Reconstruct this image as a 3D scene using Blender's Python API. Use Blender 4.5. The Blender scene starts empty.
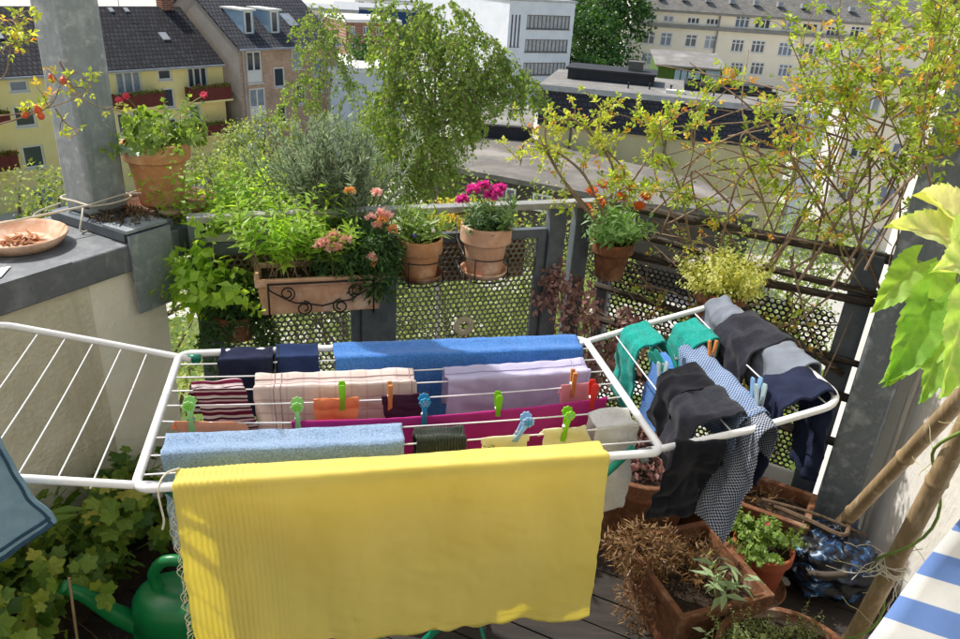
# Laundry on a balcony above a city courtyard: everything is built in mesh code, z up, metres.
import bpy, math, random
from mathutils import Vector as V, Matrix, noise
rnd = random.Random(7)
PI = math.pi
scn = bpy.context.scene
COL = scn.collection

# ------------------------------------------------------------------ materials
def lin(h):
    h = h.lstrip('#'); o = []
    for i in (0, 2, 4):
        c = int(h[i:i+2], 16)/255
        o.append(c/12.92 if c <= .04045 else ((c+.055)/1.055)**2.4)
    return (o[0], o[1], o[2], 1)

def newmat(name):
    m = bpy.data.materials.new(name); m.use_nodes = True
    nt = m.node_tree; nt.nodes.clear()
    out = nt.nodes.new('ShaderNodeOutputMaterial')
    return m, nt, out

def N(nt, typ, **kw):
    n = nt.nodes.new(typ)
    for k, v in kw.items():
        if k in n.inputs: n.inputs[k].default_value = v
        else: setattr(n, k, v)
    return n

def mixcol(nt, a, b, fac, mode='MIX'):
    n = nt.nodes.new('ShaderNodeMix'); n.data_type = 'RGBA'; n.blend_type = mode
    for s, x in ((n.inputs[0], fac), (n.inputs[6], a), (n.inputs[7], b)):
        if hasattr(x, 'links'): nt.links.new(x, s)
        else: s.default_value = x
    return n.outputs[2]

def ramp(nt, src, stops):
    r = nt.nodes.new('ShaderNodeValToRGB'); e = r.color_ramp.elements
    while len(e) < len(stops): e.new(.5)
    for i, (p, c) in enumerate(stops):
        e[i].position = p; e[i].color = c if len(c) == 4 else (*c, 1)
    nt.links.new(src, r.inputs[0]); return r.outputs[0]

def noisetex(nt, vec, scale, detail=4, rough=.6, dist=0):
    n = N(nt, 'ShaderNodeTexNoise', Scale=scale, Detail=detail, Roughness=rough, Distortion=dist)
    nt.links.new(vec, n.inputs['Vector']); return n.outputs[0]

def stretched(nt, vec, s):
    m = nt.nodes.new('ShaderNodeMapping'); m.inputs['Scale'].default_value = s
    nt.links.new(vec, m.inputs[0]); return m.outputs[0]

def surf(name, c1, c2=None, scale=8, rough=.7, bump=.2, bscale=60, metal=0, stretch=None, c3=None, spec=.4, bdist=.004, contrast=.18, stain=None):
    """two-tone noisy surface with fine bump"""
    m, nt, out = newmat(name)
    tc = nt.nodes.new('ShaderNodeTexCoord'); vec = tc.outputs['Object']
    if stretch: vec = stretched(nt, vec, stretch)
    p = N(nt, 'ShaderNodeBsdfPrincipled', Roughness=rough, Metallic=metal)
    p.inputs['Specular IOR Level'].default_value = spec
    c2 = c2 or tuple(x*.7 for x in c1[:3])+(1,)
    f = noisetex(nt, vec, scale, 6, .65)
    stops = [(.5-contrast, c1), (.5+contrast, c2)]
    if c3: stops = [(.5-contrast, c1), (.5, c2), (.5+contrast, c3)]
    col = ramp(nt, f, stops)
    for sc, sst, lo, hi, amt, cc in (stain or []):   # weathering: patches or streaks of another colour
        sv = stretched(nt, tc.outputs['Object'], sst)
        col = mixcol(nt, col, cc, ramp(nt, noisetex(nt, sv, sc, 7, .7, .4), [(lo, (0, 0, 0)), (hi, (amt, amt, amt))]))
    nt.links.new(col, p.inputs['Base Color'])
    if bump:
        b = N(nt, 'ShaderNodeBump', Strength=bump, Distance=bdist)
        nt.links.new(noisetex(nt, vec, bscale, 4, .6), b.inputs['Height'])
        nt.links.new(b.outputs[0], p.inputs['Normal'])
    nt.links.new(p.outputs[0], out.inputs[0]); return m

def plain(name, c, rough=.4, metal=0, spec=.5, trans=0):
    m, nt, out = newmat(name)
    tc = nt.nodes.new('ShaderNodeTexCoord')
    p = N(nt, 'ShaderNodeBsdfPrincipled', Roughness=rough, Metallic=metal)
    p.inputs['Specular IOR Level'].default_value = spec
    f = noisetex(nt, tc.outputs['Object'], 35, 4)
    nt.links.new(ramp(nt, f, [(.3, c), (.75, tuple(x*.82 for x in c[:3])+(1,))]), p.inputs['Base Color'])
    sh = p.outputs[0]
    if trans:
        t = N(nt, 'ShaderNodeBsdfTranslucent', Color=c)
        mx = N(nt, 'ShaderNodeMixShader', Fac=trans)
        nt.links.new(sh, mx.inputs[1]); nt.links.new(t.outputs[0], mx.inputs[2]); sh = mx.outputs[0]
    nt.links.new(sh, out.inputs[0]); return m

def leafmat(name, dark, light, trans=.45, tcol=None, rough=.45, third=None):
    """leaf colours run between dark and light by the per-leaf value stored in the mesh"""
    m, nt, out = newmat(name)
    at = nt.nodes.new('ShaderNodeAttribute'); at.attribute_name = 'tone'
    sep = nt.nodes.new('ShaderNodeSeparateColor'); nt.links.new(at.outputs['Color'], sep.inputs[0])
    stops = [(0, dark), (1, light)] if third is None else [(0, dark), (.55, light), (1, third)]
    c = ramp(nt, sep.outputs[0], stops)
    tc = nt.nodes.new('ShaderNodeTexCoord')
    c = mixcol(nt, c, (.55, .55, .55, 1), ramp(nt, noisetex(nt, tc.outputs['Object'], 90, 3), [(.45, (0, 0, 0)), (.8, (.5, .5, .5))]), 'MULTIPLY')
    p = N(nt, 'ShaderNodeBsdfPrincipled', Roughness=rough); p.inputs['Specular IOR Level'].default_value = .35
    nt.links.new(c, p.inputs['Base Color'])
    t = nt.nodes.new('ShaderNodeBsdfTranslucent')
    tcol = tcol or (1.62, 1.58, .6, 1)
    nt.links.new(mixcol(nt, c, tcol, 1, 'MULTIPLY'), t.inputs[0])
    mx = N(nt, 'ShaderNodeMixShader', Fac=trans)
    nt.links.new(p.outputs[0], mx.inputs[1]); nt.links.new(t.outputs[0], mx.inputs[2])
    nt.links.new(mx.outputs[0], out.inputs[0]); return m

def cloth(name, c, c2=None, weave=600, bump=.35, trans=.25, rough=.9, vscale=14, fuzz=0, pattern=None, tcol=None, uvfreq=None, speck=(.62, 1.2)):
    """woven or looped fabric; pattern(nt, uv) may give its own colour socket"""
    m, nt, out = newmat(name)
    tc = nt.nodes.new('ShaderNodeTexCoord'); ob = tc.outputs['Object']; uv = tc.outputs['UV']
    c2 = c2 or tuple(x*.78 for x in c[:3])+(1,)
    col = pattern(nt, uv) if pattern else ramp(nt, noisetex(nt, ob, vscale, 5, .6), [(.3, c), (.72, c2)])
    if pattern:
        col = mixcol(nt, col, (.72, .72, .72, 1), ramp(nt, noisetex(nt, ob, vscale, 5), [(.4, (0, 0, 0)), (.8, (.8, .8, .8))]), 'MULTIPLY')
    p = N(nt, 'ShaderNodeBsdfPrincipled', Roughness=rough); p.inputs['Specular IOR Level'].default_value = .15
    if fuzz:
        p.inputs['Sheen Weight'].default_value = fuzz; p.inputs['Sheen Roughness'].default_value = .4
        fz = ramp(nt, noisetex(nt, ob, 240, 3, .75), [(.36, (speck[0],)*3), (.64, (speck[1],)*3)])
        col = mixcol(nt, col, fz, 1, 'MULTIPLY')
    nt.links.new(col, p.inputs['Base Color'])
    b = N(nt, 'ShaderNodeBump', Strength=bump, Distance=.0025 if not fuzz else .006)
    h = noisetex(nt, ob, weave, 2, .7)
    if uvfreq:   # ribs or cords running along the cloth
        w = N(nt, 'ShaderNodeTexWave', Scale=uvfreq, Distortion=.6); w.bands_direction = 'X'
        nt.links.new(uv, w.inputs['Vector'])
        a = N(nt, 'ShaderNodeMath'); a.operation = 'ADD'; nt.links.new(h, a.inputs[0]); nt.links.new(w.outputs[0], a.inputs[1]); h = a.outputs[0]
    nt.links.new(h, b.inputs['Height']); nt.links.new(b.outputs[0], p.inputs['Normal'])
    sh = p.outputs[0]
    if trans:
        t = nt.nodes.new('ShaderNodeBsdfTranslucent')
        nt.links.new(mixcol(nt, col, tcol or (1, 1, 1, 1), 1, 'MULTIPLY'), t.inputs[0])
        mx = N(nt, 'ShaderNodeMixShader', Fac=trans)
        nt.links.new(sh, mx.inputs[1]); nt.links.new(t.outputs[0], mx.inputs[2]); sh = mx.outputs[0]
    nt.links.new(sh, out.inputs[0]); return m

def courses(name, c1, c2, mortar, bw, bh, ms=.02, bump=.4, rough=.8, off=.5, axes='XZ', spec=.2):
    """brick, slate or tile courses laid in the plane of the wall (metres)"""
    m, nt, out = newmat(name)
    tc = nt.nodes.new('ShaderNodeTexCoord')
    s = nt.nodes.new('ShaderNodeSeparateXYZ'); nt.links.new(tc.outputs['Object'], s.inputs[0])
    cb = nt.nodes.new('ShaderNodeCombineXYZ')
    nt.links.new(s.outputs[axes[0]], cb.inputs[0]); nt.links.new(s.outputs[axes[1]], cb.inputs[1])
    br = nt.nodes.new('ShaderNodeTexBrick'); br.offset = off
    for k, v in (('Color1', c1), ('Color2', c2), ('Mortar', mortar), ('Scale', 1), ('Mortar Size', ms), ('Brick Width', bw), ('Row Height', bh), ('Bias', 0), ('Mortar Smooth', .3)):
        br.inputs[k].default_value = v
    nt.links.new(cb.outputs[0], br.inputs['Vector'])
    col = mixcol(nt, br.outputs[0], (.55, .55, .55, 1), ramp(nt, noisetex(nt, tc.outputs['Object'], .9, 6), [(.4, (0, 0, 0)), (.75, (.7, .7, .7))]), 'MULTIPLY')
    p = N(nt, 'ShaderNodeBsdfPrincipled', Roughness=rough); p.inputs['Specular IOR Level'].default_value = spec
    nt.links.new(col, p.inputs['Base Color'])
    b = N(nt, 'ShaderNodeBump', Strength=bump, Distance=.02); b.invert = True
    nt.links.new(br.outputs[1], b.inputs['Height']); nt.links.new(b.outputs[0], p.inputs['Normal'])
    nt.links.new(p.outputs[0], out.inputs[0]); return m

# ------------------------------------------------------------------ mesh building
class MB:
    def __init__(s): s.v = []; s.f = []; s.t = []; s.uv = {}; s.smooth = False; s.mi = []; s.cm = 0
    def add(s, vs, fs, tone=0., mi=0):
        b = len(s.v); s.v.extend(vs); s.t.extend([tone]*len(vs))
        for f in fs: s.f.append(tuple(b+i for i in f)); s.mi.append(mi or s.cm)
    def box(s, lo, hi, M=None, mi=0):
        x0, y0, z0 = lo; x1, y1, z1 = hi
        vs = [V(p) for p in ((x0,y0,z0),(x1,y0,z0),(x1,y1,z0),(x0,y1,z0),(x0,y0,z1),(x1,y0,z1),(x1,y1,z1),(x0,y1,z1))]
        if M is not None: vs = [M @ p for p in vs]
        s.add(vs, [(0,3,2,1),(4,5,6,7),(0,1,5,4),(1,2,6,5),(2,3,7,6),(3,0,4,7)], 0, mi)
    def prism(s, poly, z0, z1, M=None):
        n = len(poly); vs = [V((x, y, z0)) for x, y in poly]+[V((x, y, z1)) for x, y in poly]
        if M is not None: vs = [M @ p for p in vs]
        s.add(vs, [tuple(range(n-1, -1, -1)), tuple(range(n, 2*n))]+[(i, (i+1) % n, n+(i+1) % n, n+i) for i in range(n)])
    def tube(s, pts, r, n=8, cap=True, tone=0., flat=1.):
        pts = [V(p) for p in pts]; m = len(pts)
        rr = r if isinstance(r, (list, tuple)) else [r]*m
        up = None; vs = []
        for i, p in enumerate(pts):
            d = (pts[min(i+1, m-1)]-pts[max(i-1, 0)])
            d = d.normalized() if d.length > 1e-9 else V((0, 0, 1))
            if up is None: up = V((0, 0, 1)) if abs(d.z) < .9 else V((1, 0, 0))
            a = d.cross(up)
            if a.length < 1e-6: a = d.orthogonal()
            a.normalize(); up = a.cross(d).normalized()
            for k in range(n):
                t = 2*PI*k/n
                vs.append(p+a*(math.cos(t)*rr[i])+up*(math.sin(t)*rr[i]*flat))
        fs = [(i*n+k, i*n+(k+1) % n, (i+1)*n+(k+1) % n, (i+1)*n+k) for i in range(m-1) for k in range(n)]
        if cap: fs += [tuple(range(n-1, -1, -1)), tuple(range((m-1)*n, m*n))]
        s.add(vs, fs, tone)
    def lathe(s, prof, n=32, M=None, sx=1, sy=1, jit=0):
        vs = []
        for r, z in prof:
            for k in range(n):
                t = 2*PI*k/n; vs.append(V((r*sx*math.cos(t), r*sy*math.sin(t), z)))
        if M is not None: vs = [M @ p for p in vs]
        m = len(prof)
        fs = [(i*n+k, i*n+(k+1) % n, (i+1)*n+(k+1) % n, (i+1)*n+k) for i in range(m-1) for k in range(n)]
        s.add(vs, fs)
    def grid(s, fn, nu, nv, uvfn=None):
        b = len(s.v)
        for i in range(nu+1):
            for j in range(nv+1):
                s.v.append(V(fn(i/nu, j/nv))); s.t.append(0.)
                s.uv[len(s.v)-1] = uvfn(i/nu, j/nv) if uvfn else (i/nu, j/nv)
        for i in range(nu):
            for j in range(nv):
                a = b+i*(nv+1)+j; s.f.append((a, a+nv+1, a+nv+2, a+1)); s.mi.append(0)
    def leaf(s, p, d, n, L, W, tone, bend=.12):
        d = d.normalized(); sd = d.cross(n)
        if sd.length < 1e-5: sd = d.orthogonal()
        sd.normalize(); n = sd.cross(d)
        c = p+d*(.42*L)
        s.add([p, c-sd*(W/2)+n*(bend*W), p+d*L-n*(bend*L*.7), c+sd*(W/2)+n*(bend*W), c-n*(.02*L)], [(0, 4, 1), (1, 4, 2), (4, 3, 2), (0, 3, 4)], tone)
    def blade(s, p, d, n, L, W, tone):
        d = d.normalized(); sd = d.cross(n)
        if sd.length < 1e-5: sd = d.orthogonal()
        sd.normalize()
        s.add([p-sd*(W*.3), p+d*(.5*L)-sd*(W*.5), p+d*L, p+d*(.5*L)+sd*(W*.5), p+sd*(W*.3)], [(0, 4, 3, 1), (1, 3, 2)], tone)
    def lobed(s, p, d, n, L, tone, lobes=5, depth=.45, cup=.1, wid=1.):
        """palmate leaf: a fan of points round the stalk end"""
        d = d.normalized(); sd = d.cross(n)
        if sd.length < 1e-5: sd = d.orthogonal()
        sd.normalize(); n = sd.cross(d); k = lobes*4
        c = p+d*(.38*L); vs = [c]
        for i in range(k+1):
            a = -2.75+5.5*i/k
            w = .5+.5*math.cos(2*PI*i/4+PI) if lobes else 1
            w = 1-abs(((i % 4)-2)/2)
            big = 1-.22*abs(a)/2.75
            r = L*.62*big*(1-depth+depth*w)
            vs.append(c+d*(math.cos(a)*r)+sd*(math.sin(a)*r*wid)+n*(cup*r*(.6-w)))
        vs.append(p)
        s.add(vs, [(0, i, i+1) for i in range(1, k+1)]+[(0, k+1, k+2), (0, k+2, 1)], tone)

MW = {}
def obj(name, mb, mat, parent=None, label=None, cat=None, group=None, kind=None, smooth=False, world=True, origin=None):
    """link the builder's mesh as ONE object; vertices are given in world space"""
    me = bpy.data.meshes.new(name)
    if parent is not None: M = MW[parent.name]
    elif origin is not None: M = Matrix.Translation(origin)
    else:
        xs = [p[0] for p in mb.v]; ys = [p[1] for p in mb.v]; zs = [p[2] for p in mb.v]
        M = Matrix.Translation(((min(xs)+max(xs))/2, (min(ys)+max(ys))/2, min(zs)))
    if world:
        Mi = M.inverted(); vs = [Mi @ V(p) for p in mb.v]
    else: vs = mb.v
    me.from_pydata([tuple(p) for p in vs], [], mb.f)
    if any(mb.t):
        a = me.color_attributes.new('tone', 'FLOAT_COLOR', 'POINT')
        buf = []
        for t in mb.t: buf += (t, t, t, 1)
        a.data.foreach_set('color', buf)
    if mb.uv:
        ul = me.uv_layers.new(name='UVMap'); buf = []
        for l in me.loops: buf += mb.uv.get(l.vertex_index, (0, 0))
        ul.data.foreach_set('uv', buf)
    for mm in (mat if isinstance(mat, (list, tuple)) else [mat]): me.materials.append(mm)
    if any(mb.mi): me.polygons.foreach_set('material_index', mb.mi)
    if smooth: me.polygons.foreach_set('use_smooth', [True]*len(me.polygons))
    me.update()
    o = bpy.data.objects.new(name, me); COL.objects.link(o)
    if parent is not None: o.parent = parent; MW[o.name] = M
    else: o.matrix_world = M; MW[o.name] = M.copy()
    tag(o, label, cat, group, kind)
    return o

def tag(o, label=None, cat=None, group=None, kind=None):
    if label: o['label'] = label
    if cat: o['category'] = cat
    if group: o['group'] = group
    if kind: o['kind'] = kind
    return o

def thing(name, label, cat, loc=(0, 0, 0), rz=0, group=None, M=None):
    o = bpy.data.objects.new(name, None); o.empty_display_size = .1; COL.objects.link(o)
    M = M if M is not None else Matrix.Translation(loc) @ Matrix.Rotation(rz, 4, 'Z')
    o.matrix_world = M; MW[o.name] = M.copy()
    return tag(o, label, cat, group)

def copy_thing(src, M, label):
    """copy a thing with its parts and sub-parts to a new place"""
    c = src.copy(); COL.objects.link(c); c.matrix_world = M; MW[c.name] = M.copy(); c['label'] = label
    for ch in [o for o in src.children]:
        d = ch.copy(); COL.objects.link(d); d.parent = c; MW[d.name] = M
        for g in [o for o in ch.children]:
            e = g.copy(); COL.objects.link(e); e.parent = d; MW[e.name] = M
    return c

def solid(o, t, offset=0, sub=0, bev=0):
    if bev:
        b = o.modifiers.new('edge', 'BEVEL'); b.width = bev; b.segments = 2; b.limit_method = 'ANGLE'; b.angle_limit = math.radians(40)
    if t:
        m = o.modifiers.new('thickness', 'SOLIDIFY'); m.thickness = t; m.offset = offset
    if sub:
        m = o.modifiers.new('smooth', 'SUBSURF'); m.levels = sub; m.render_levels = sub
    return o

def spline(pts, n):
    """Catmull-Rom through points, n samples per span"""
    pts = [V(p) for p in pts]
    if len(pts) < 3: return [pts[0].lerp(pts[-1], i/n) for i in range(n+1)]
    P = [pts[0]*2-pts[1]]+pts+[pts[-1]*2-pts[-2]]; out = []
    for i in range(1, len(P)-2):
        a, b, c, d = P[i-1:i+3]
        for k in range(n):
            t = k/n
            out.append(.5*((2*b)+(c-a)*t+(2*a-5*b+4*c-d)*t*t+(3*b-a-3*c+d)*t*t*t))
    out.append(pts[-1]); return out

def rv(s=1.): return V((rnd.uniform(-s, s), rnd.uniform(-s, s), rnd.uniform(-s, s)))
def rdir():
    while 1:
        a = rv()
        if .05 < a.length < 1: return a.normalized()

def taper(path, r0, r1): 
    n = len(path)-1
    return [r0+(r1-r0)*i/n for i in range(n+1)]

def wander(p, d, L, seg=6, wob=.25, grav=0.):
    """a wandering shoot"""
    pts = [V(p)]; d = V(d).normalized()
    for i in range(seg):
        d = (d+rv(wob)+V((0, 0, -grav))).normalized(); pts.append(pts[-1]+d*(L/seg))
    return pts

# ------------------------------------------------------------------ camera, sun, sky
camd = bpy.data.cameras.new('camera'); cam = bpy.data.objects.new('camera', camd); COL.objects.link(cam)
camd.sensor_width = 36; camd.lens = 28.125; camd.clip_start = .05; camd.clip_end = 1500
pt, rl = math.radians(25.4), math.radians(3.8)
Fw = V((0, math.cos(pt), -math.sin(pt))); U0 = V((0, math.sin(pt), math.cos(pt))); R0 = V((1, 0, 0))
Uu = U0*math.cos(rl)-R0*math.sin(rl); Rr = R0*math.cos(rl)+U0*math.sin(rl)
M = Matrix((Rr, Uu, -Fw)).transposed().to_4x4(); M.translation = (0, 0, 1.87)
cam.matrix_world = M; scn.camera = cam

SUN = V((-.72, .42, 1.0)).normalized()
sd = bpy.data.lights.new('sun', 'SUN'); sd.energy = 5.0; sd.angle = math.radians(.53); sd.color = (1, .965, .905)
so = bpy.data.objects.new('sun', sd); COL.objects.link(so); so.rotation_euler = SUN.to_track_quat('Z', 'Y').to_euler(); so.location = SUN*60
w = bpy.data.worlds.new('World'); scn.world = w; w.use_nodes = True
nt = w.node_tree; bg = nt.nodes['Background']; bg.inputs[1].default_value = .15
sk = nt.nodes.new('ShaderNodeTexSky'); sk.sky_type = 'NISHITA'; sk.sun_disc = False
sk.sun_elevation = math.asin(SUN.z); sk.sun_rotation = math.atan2(SUN.x, SUN.y)
sk.dust_density = 3.5; sk.air_density = 1.5; sk.ozone_density = 1.0
nt.links.new(sk.outputs[0], bg.inputs[0])
scn.view_settings.view_transform = 'Standard'; scn.view_settings.look = 'None'; scn.view_settings.exposure = 0

# ------------------------------------------------------------------ the city behind
C_ = lin
M_yellow = surf('yellow_render', lin('#fdeaa6'), lin('#f6e096'), 1.2, .9, .25, 40, bdist=.01)
M_slate = courses('dark_roof_tiles', lin('#2c2c32'), lin('#444449'), lin('#131316'), .30, .34, .05, .8, .65, axes='XY')
M_slate2 = courses('grey_roof_tiles', lin('#4a4a50'), lin('#5c5c60'), lin('#2c2c30'), .30, .36, .05, .8, .7, axes='XY')
M_brick = courses('brown_brick', lin('#cda88c'), lin('#b88f74'), lin('#d3c0ac'), .25, .085, .012, .4, .9)
M_gable = surf('grey_brown_render', lin('#aaa198'), lin('#978e86'), .8, .9, .25, 30, bdist=.01)
M_wframe = plain('white_window_paint', lin('#eceae4'), .45)
M_glass = plain('window_glass', lin('#3e4650'), .08, 0, .9)
M_glassb = plain('window_glass_blue', lin('#66788e'), .1, 0, .9)
M_curtain = surf('curtained_glass', lin('#a7abb0'), lin('#7d8890'), 3, .15, 0, spec=.8)
M_redbox = surf('brown_red_panel', lin('#7c3a30'), lin('#65302a'), 3, .8, .1)
M_zinc = surf('zinc_flashing', lin('#b9bcbf'), lin('#9a9da0'), 2, .5, .1, metal=.3)
M_office = surf('white_render', lin('#dfe4ea'), lin('#cfd6de'), .6, .85, .15, 20)
M_mull = plain('grey_mullions', lin('#6a6560'), .5)
M_beige = surf('beige_stucco', lin('#fdf1da'), lin('#f3e6cc'), .5, .9, .2, 25)
M_whitewall = surf('white_side_wall', lin('#efeeea'), lin('#e2e0da'), .5, .85, .1)
M_bsl = courses('weathered_slate', lin('#8a8781'), lin('#7b7872'), lin('#5c5a56'), .5, .35, .03, .5, .8, axes='XY')
M_band = surf('grey_cornice', lin('#9a968e'), lin('#86827a'), 1, .8, .1)
M_shed = courses('dark_slate_cladding', lin('#3c3e4a'), lin('#474955'), lin('#272932'), .32, .30, .03, .5, .55, off=0.5)
M_roofgrey = surf('grey_roofing_felt', lin('#93908c'), lin('#7b7975'), .35, .9, .3, 30, c3=lin('#9f9c97'), bdist=.01)
M_paved = surf('weathered_flat_roof', lin('#8b867e'), lin('#6c6862'), .22, .9, .3, 25, c3=lin('#98928a'), bdist=.01)
M_darkwall = surf('dark_brown_wall', lin('#5c544d'), lin('#463f3a'), 1, .9, .2)
M_lowwall = surf('pale_khaki_wall', lin('#e6d9a8'), lin('#d4c796'), .4, .9, .2)
M_dark = surf('dark_bitumen', lin('#33343a'), lin('#26272b'), 1.5, .7, .2)
M_blue = surf('deep_blue_cladding', lin('#24487a'), lin('#1d3c68'), .5, .6, .1)
M_redbr = courses('red_brick', lin('#9a5c4a'), lin('#85493a'), lin('#b09a86'), .5, .16, .03, .3, .9)
M_lblue = surf('light_blue_panel', lin('#9fb8cc'), lin('#8aa6bd'), 2, .6, .1)
M_ivyw = surf('green_creeper_wall', lin('#51702c'), lin('#3a5620'), 5, .9, .5, 20, bdist=.05)
M_grass = surf('courtyard_green', lin('#6b7d3a'), lin('#4d6428'), .35, .95, .6, 6, c3=lin('#8a8f5a'), bdist=.05)
M_asph = surf('pale_concrete_yard', lin('#c9c6be'), lin('#b6b3ab'), .3, .9, .3, 30)

def wall_holes(mb, x0, x1, z0, z1, rects, dep, y=0.):
    xs = sorted({x0, x1, *[r[0] for r in rects], *[r[2] for r in rects]}); zs = sorted({z0, z1, *[r[1] for r in rects], *[r[3] for r in rects]})
    xs = [x for x in xs if x0 <= x <= x1]; zs = [z for z in zs if z0 <= z <= z1]
    for i in range(len(xs)-1):
        for j in range(len(zs)-1):
            cx, cz = (xs[i]+xs[i+1])/2, (zs[j]+zs[j+1])/2
            if any(r[0] < cx < r[2] and r[1] < cz < r[3] for r in rects): continue
            mb.add([V((xs[i], y, zs[j])), V((xs[i+1], y, zs[j])), V((xs[i+1], y, zs[j+1])), V((xs[i], y, zs[j+1]))], [(0, 1, 2, 3)])
    for a, b, c, d in rects:
        p = [V((a, y, b)), V((c, y, b)), V((c, y, d)), V((a, y, d))]; q = [v+V((0, dep, 0)) for v in p]
        mb.add(p+q, [(0, 4, 5, 1), (1, 5, 6, 2), (2, 6, 7, 3), (3, 7, 4, 0)])

def window(parent, r, dep, nx=1, nz=1, fr=.07, frame=M_wframe, glass=None, sill=True, y=0., low=0.):
    """a framed window set back in its opening; low = share of the height that is a solid white panel"""
    a, b, c, d = r; m = MB(); y0, y1 = y+dep-.09, y+dep
    zb = b+(d-b)*low
    m.box((a, y0, zb), (a+fr, y1, d)); m.box((c-fr, y0, zb), (c, y1, d))
    m.box((a+fr, y0, zb), (c-fr, y1, zb+fr)); m.box((a+fr, y0, d-fr), (c-fr, y1, d))
    for i in range(1, nx):
        x = a+(c-a)*i/nx; m.box((x-fr*.55, y0+.012, zb+fr), (x+fr*.55, y1, d-fr))
    for j in range(1, nz):
        z = zb+(d-zb)*(.68 if nz == 2 else j/nz); m.box((a+fr, y0+.02, z-fr*.4), (c-fr, y1, z+fr*.4))
    if sill: m.box((a-.05, y-.1, b-.07), (c+.05, y+dep-.1, b-.004))
    if low:
        m.box((a, y0-.02, b), (c, y1, zb-.004))
    w_ = obj('window', m, frame, parent, world=False)
    g = MB(); g.add([V((a, y1-.03, b)), V((c, y1-.03, b)), V((c, y1-.03, d)), V((a, y1-.03, d))], [(0, 1, 2, 3)])
    obj('pane', g, glass or rnd.choice([M_glass, M_glass, M_glassb, M_curtain]), w_, world=False)
    return w_

def place(P, ang): return Matrix.Translation((P[0], P[1], 0)) @ Matrix.Rotation(math.radians(ang), 4, 'Z')

GZ = -14.
# ground
g = MB(); g.grid(lambda u, v: (-500+1000*u, -60+800*v, GZ), 4, 4); obj('ground', g, M_asph, kind='structure')
g = MB(); g.grid(lambda u, v: (-34+50*u, 3.5+40*v, GZ+.02+.25*noise.noise(V((u*9, v*9, 2)))), 30, 30); obj('lawn', g, M_grass, kind='structure', smooth=True)

# --- yellow house: local x runs along the front, -y faces the balcony
t = thing('apartment_house', 'long yellow rendered house with dark tiled roof and red brown balcony boxes', 'building', M=place((-29.200771491446332, 45.3213512524256), 51.84))
YW = [(0.36, -6.84, 1.46, -6.15), (0.3, -8.92, 1.54, -7.62), (0.35, -11.48, 1.61, -10.07), (6.82, -7.49, 8.59, -6.03), (9.79, -6.77, 10.82, -6.04), (9.81, -8.66, 10.85, -7.31), (12.0, -7.48, 13.57, -6.04), (11.85, -10.28, 12.8, -8.58), (9.84, -10.9, 10.82, -9.37), (6.54, -10.39, 8.2, -8.67), (0.45, -14.12, 1.75, -12.71), (9.78, -13.07, 10.86, -11.64), (3.31, -6.83, 4.52, -6.11), (3.37, -8.95, 4.6, -7.58)]
YE = 14.82; ZE = -5.8; ZR = -2.55
m = MB(); wall_holes(m, -16, YE, GZ, ZE, YW, .16)
m.add([V((YE, 0, GZ)), V((YE, 10, GZ)), V((YE, 10, ZE)), V((YE, 5, ZR)), V((YE, 0, ZE))], [(0, 1, 2, 3, 4)])
m.add([V((-16, 0, GZ)), V((-16, 10, GZ)), V((-16, 10, ZE)), V((-16, 5, ZR)), V((-16, 0, ZE))], [(4, 3, 2, 1, 0)])
obj('wall', m, M_yellow, t, world=False)
m = MB()
for s0, y0, y1, z0, z1 in ((0, -.35, 5, ZE-.2, ZR), (0, 5, 10.35, ZR, ZE-.2)):
    m.add([V((-16, y0, z0)), V((YE, y0, z0)), V((YE, y1, z1)), V((-16, y1, z1)), V((-16, y0, z0+.14)), V((YE, y0, z0+.14)), V((YE, y1, z1+.14)), V((-16, y1, z1+.14))], [(3, 2, 1, 0), (4, 5, 6, 7), (0, 1, 5, 4), (1, 2, 6, 5), (2, 3, 7, 6), (3, 0, 4, 7)])
rf = obj('roof', m, M_slate, t, world=False)
m = MB(); m.tube([(-16, -.4, ZE-.16), (YE, -.4, ZE-.16)], .08, 6); obj('gutter', m, M_zinc, t, world=False)
sl = (ZR-ZE+.2)/5.35
for sx, sy in ((6.9, 2.6), (-1.9, 2.0), (1.2, 2.7), (11.8, 2.2), (5.3, 4.2), (7.2, 4.55), (8.3, 4.6), (9.4, 4.6), (10.5, 4.6)):
    k = .55 if sy < 4.4 else .3
    m = MB(); Mx = Matrix.Translation((sx, sy, ZE-.2+sl*(sy+.35)+.2)) @ Matrix.Rotation(math.atan(sl), 4, 'X')
    m.box((-k/2, -k*.7, -.1), (k/2, k*.7, .03), Mx); q = obj('skylight', m, M_zinc, rf, world=False)
for cx in (-9, YE-1.6):
    m = MB(); m.box((cx, 4.6, ZR-.4), (cx+.9, 5.4, ZR+1.1)); obj('chimney', m, M_redbr, t, world=False)
for i, r in enumerate(YW):
    wide = r[2]-r[0] > 1.3
    window(t, r, .16, 3 if wide else 1, 1, .115, glass=[M_glassb, M_glass, M_glass, M_curtain, M_glass, M_glass, M_glass][i % 7])
M_geran = leafmat('balcony_flowers_far', lin('#3a5a22'), lin('#7f9a3c'), .3, third=lin('#c04848'))
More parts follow.
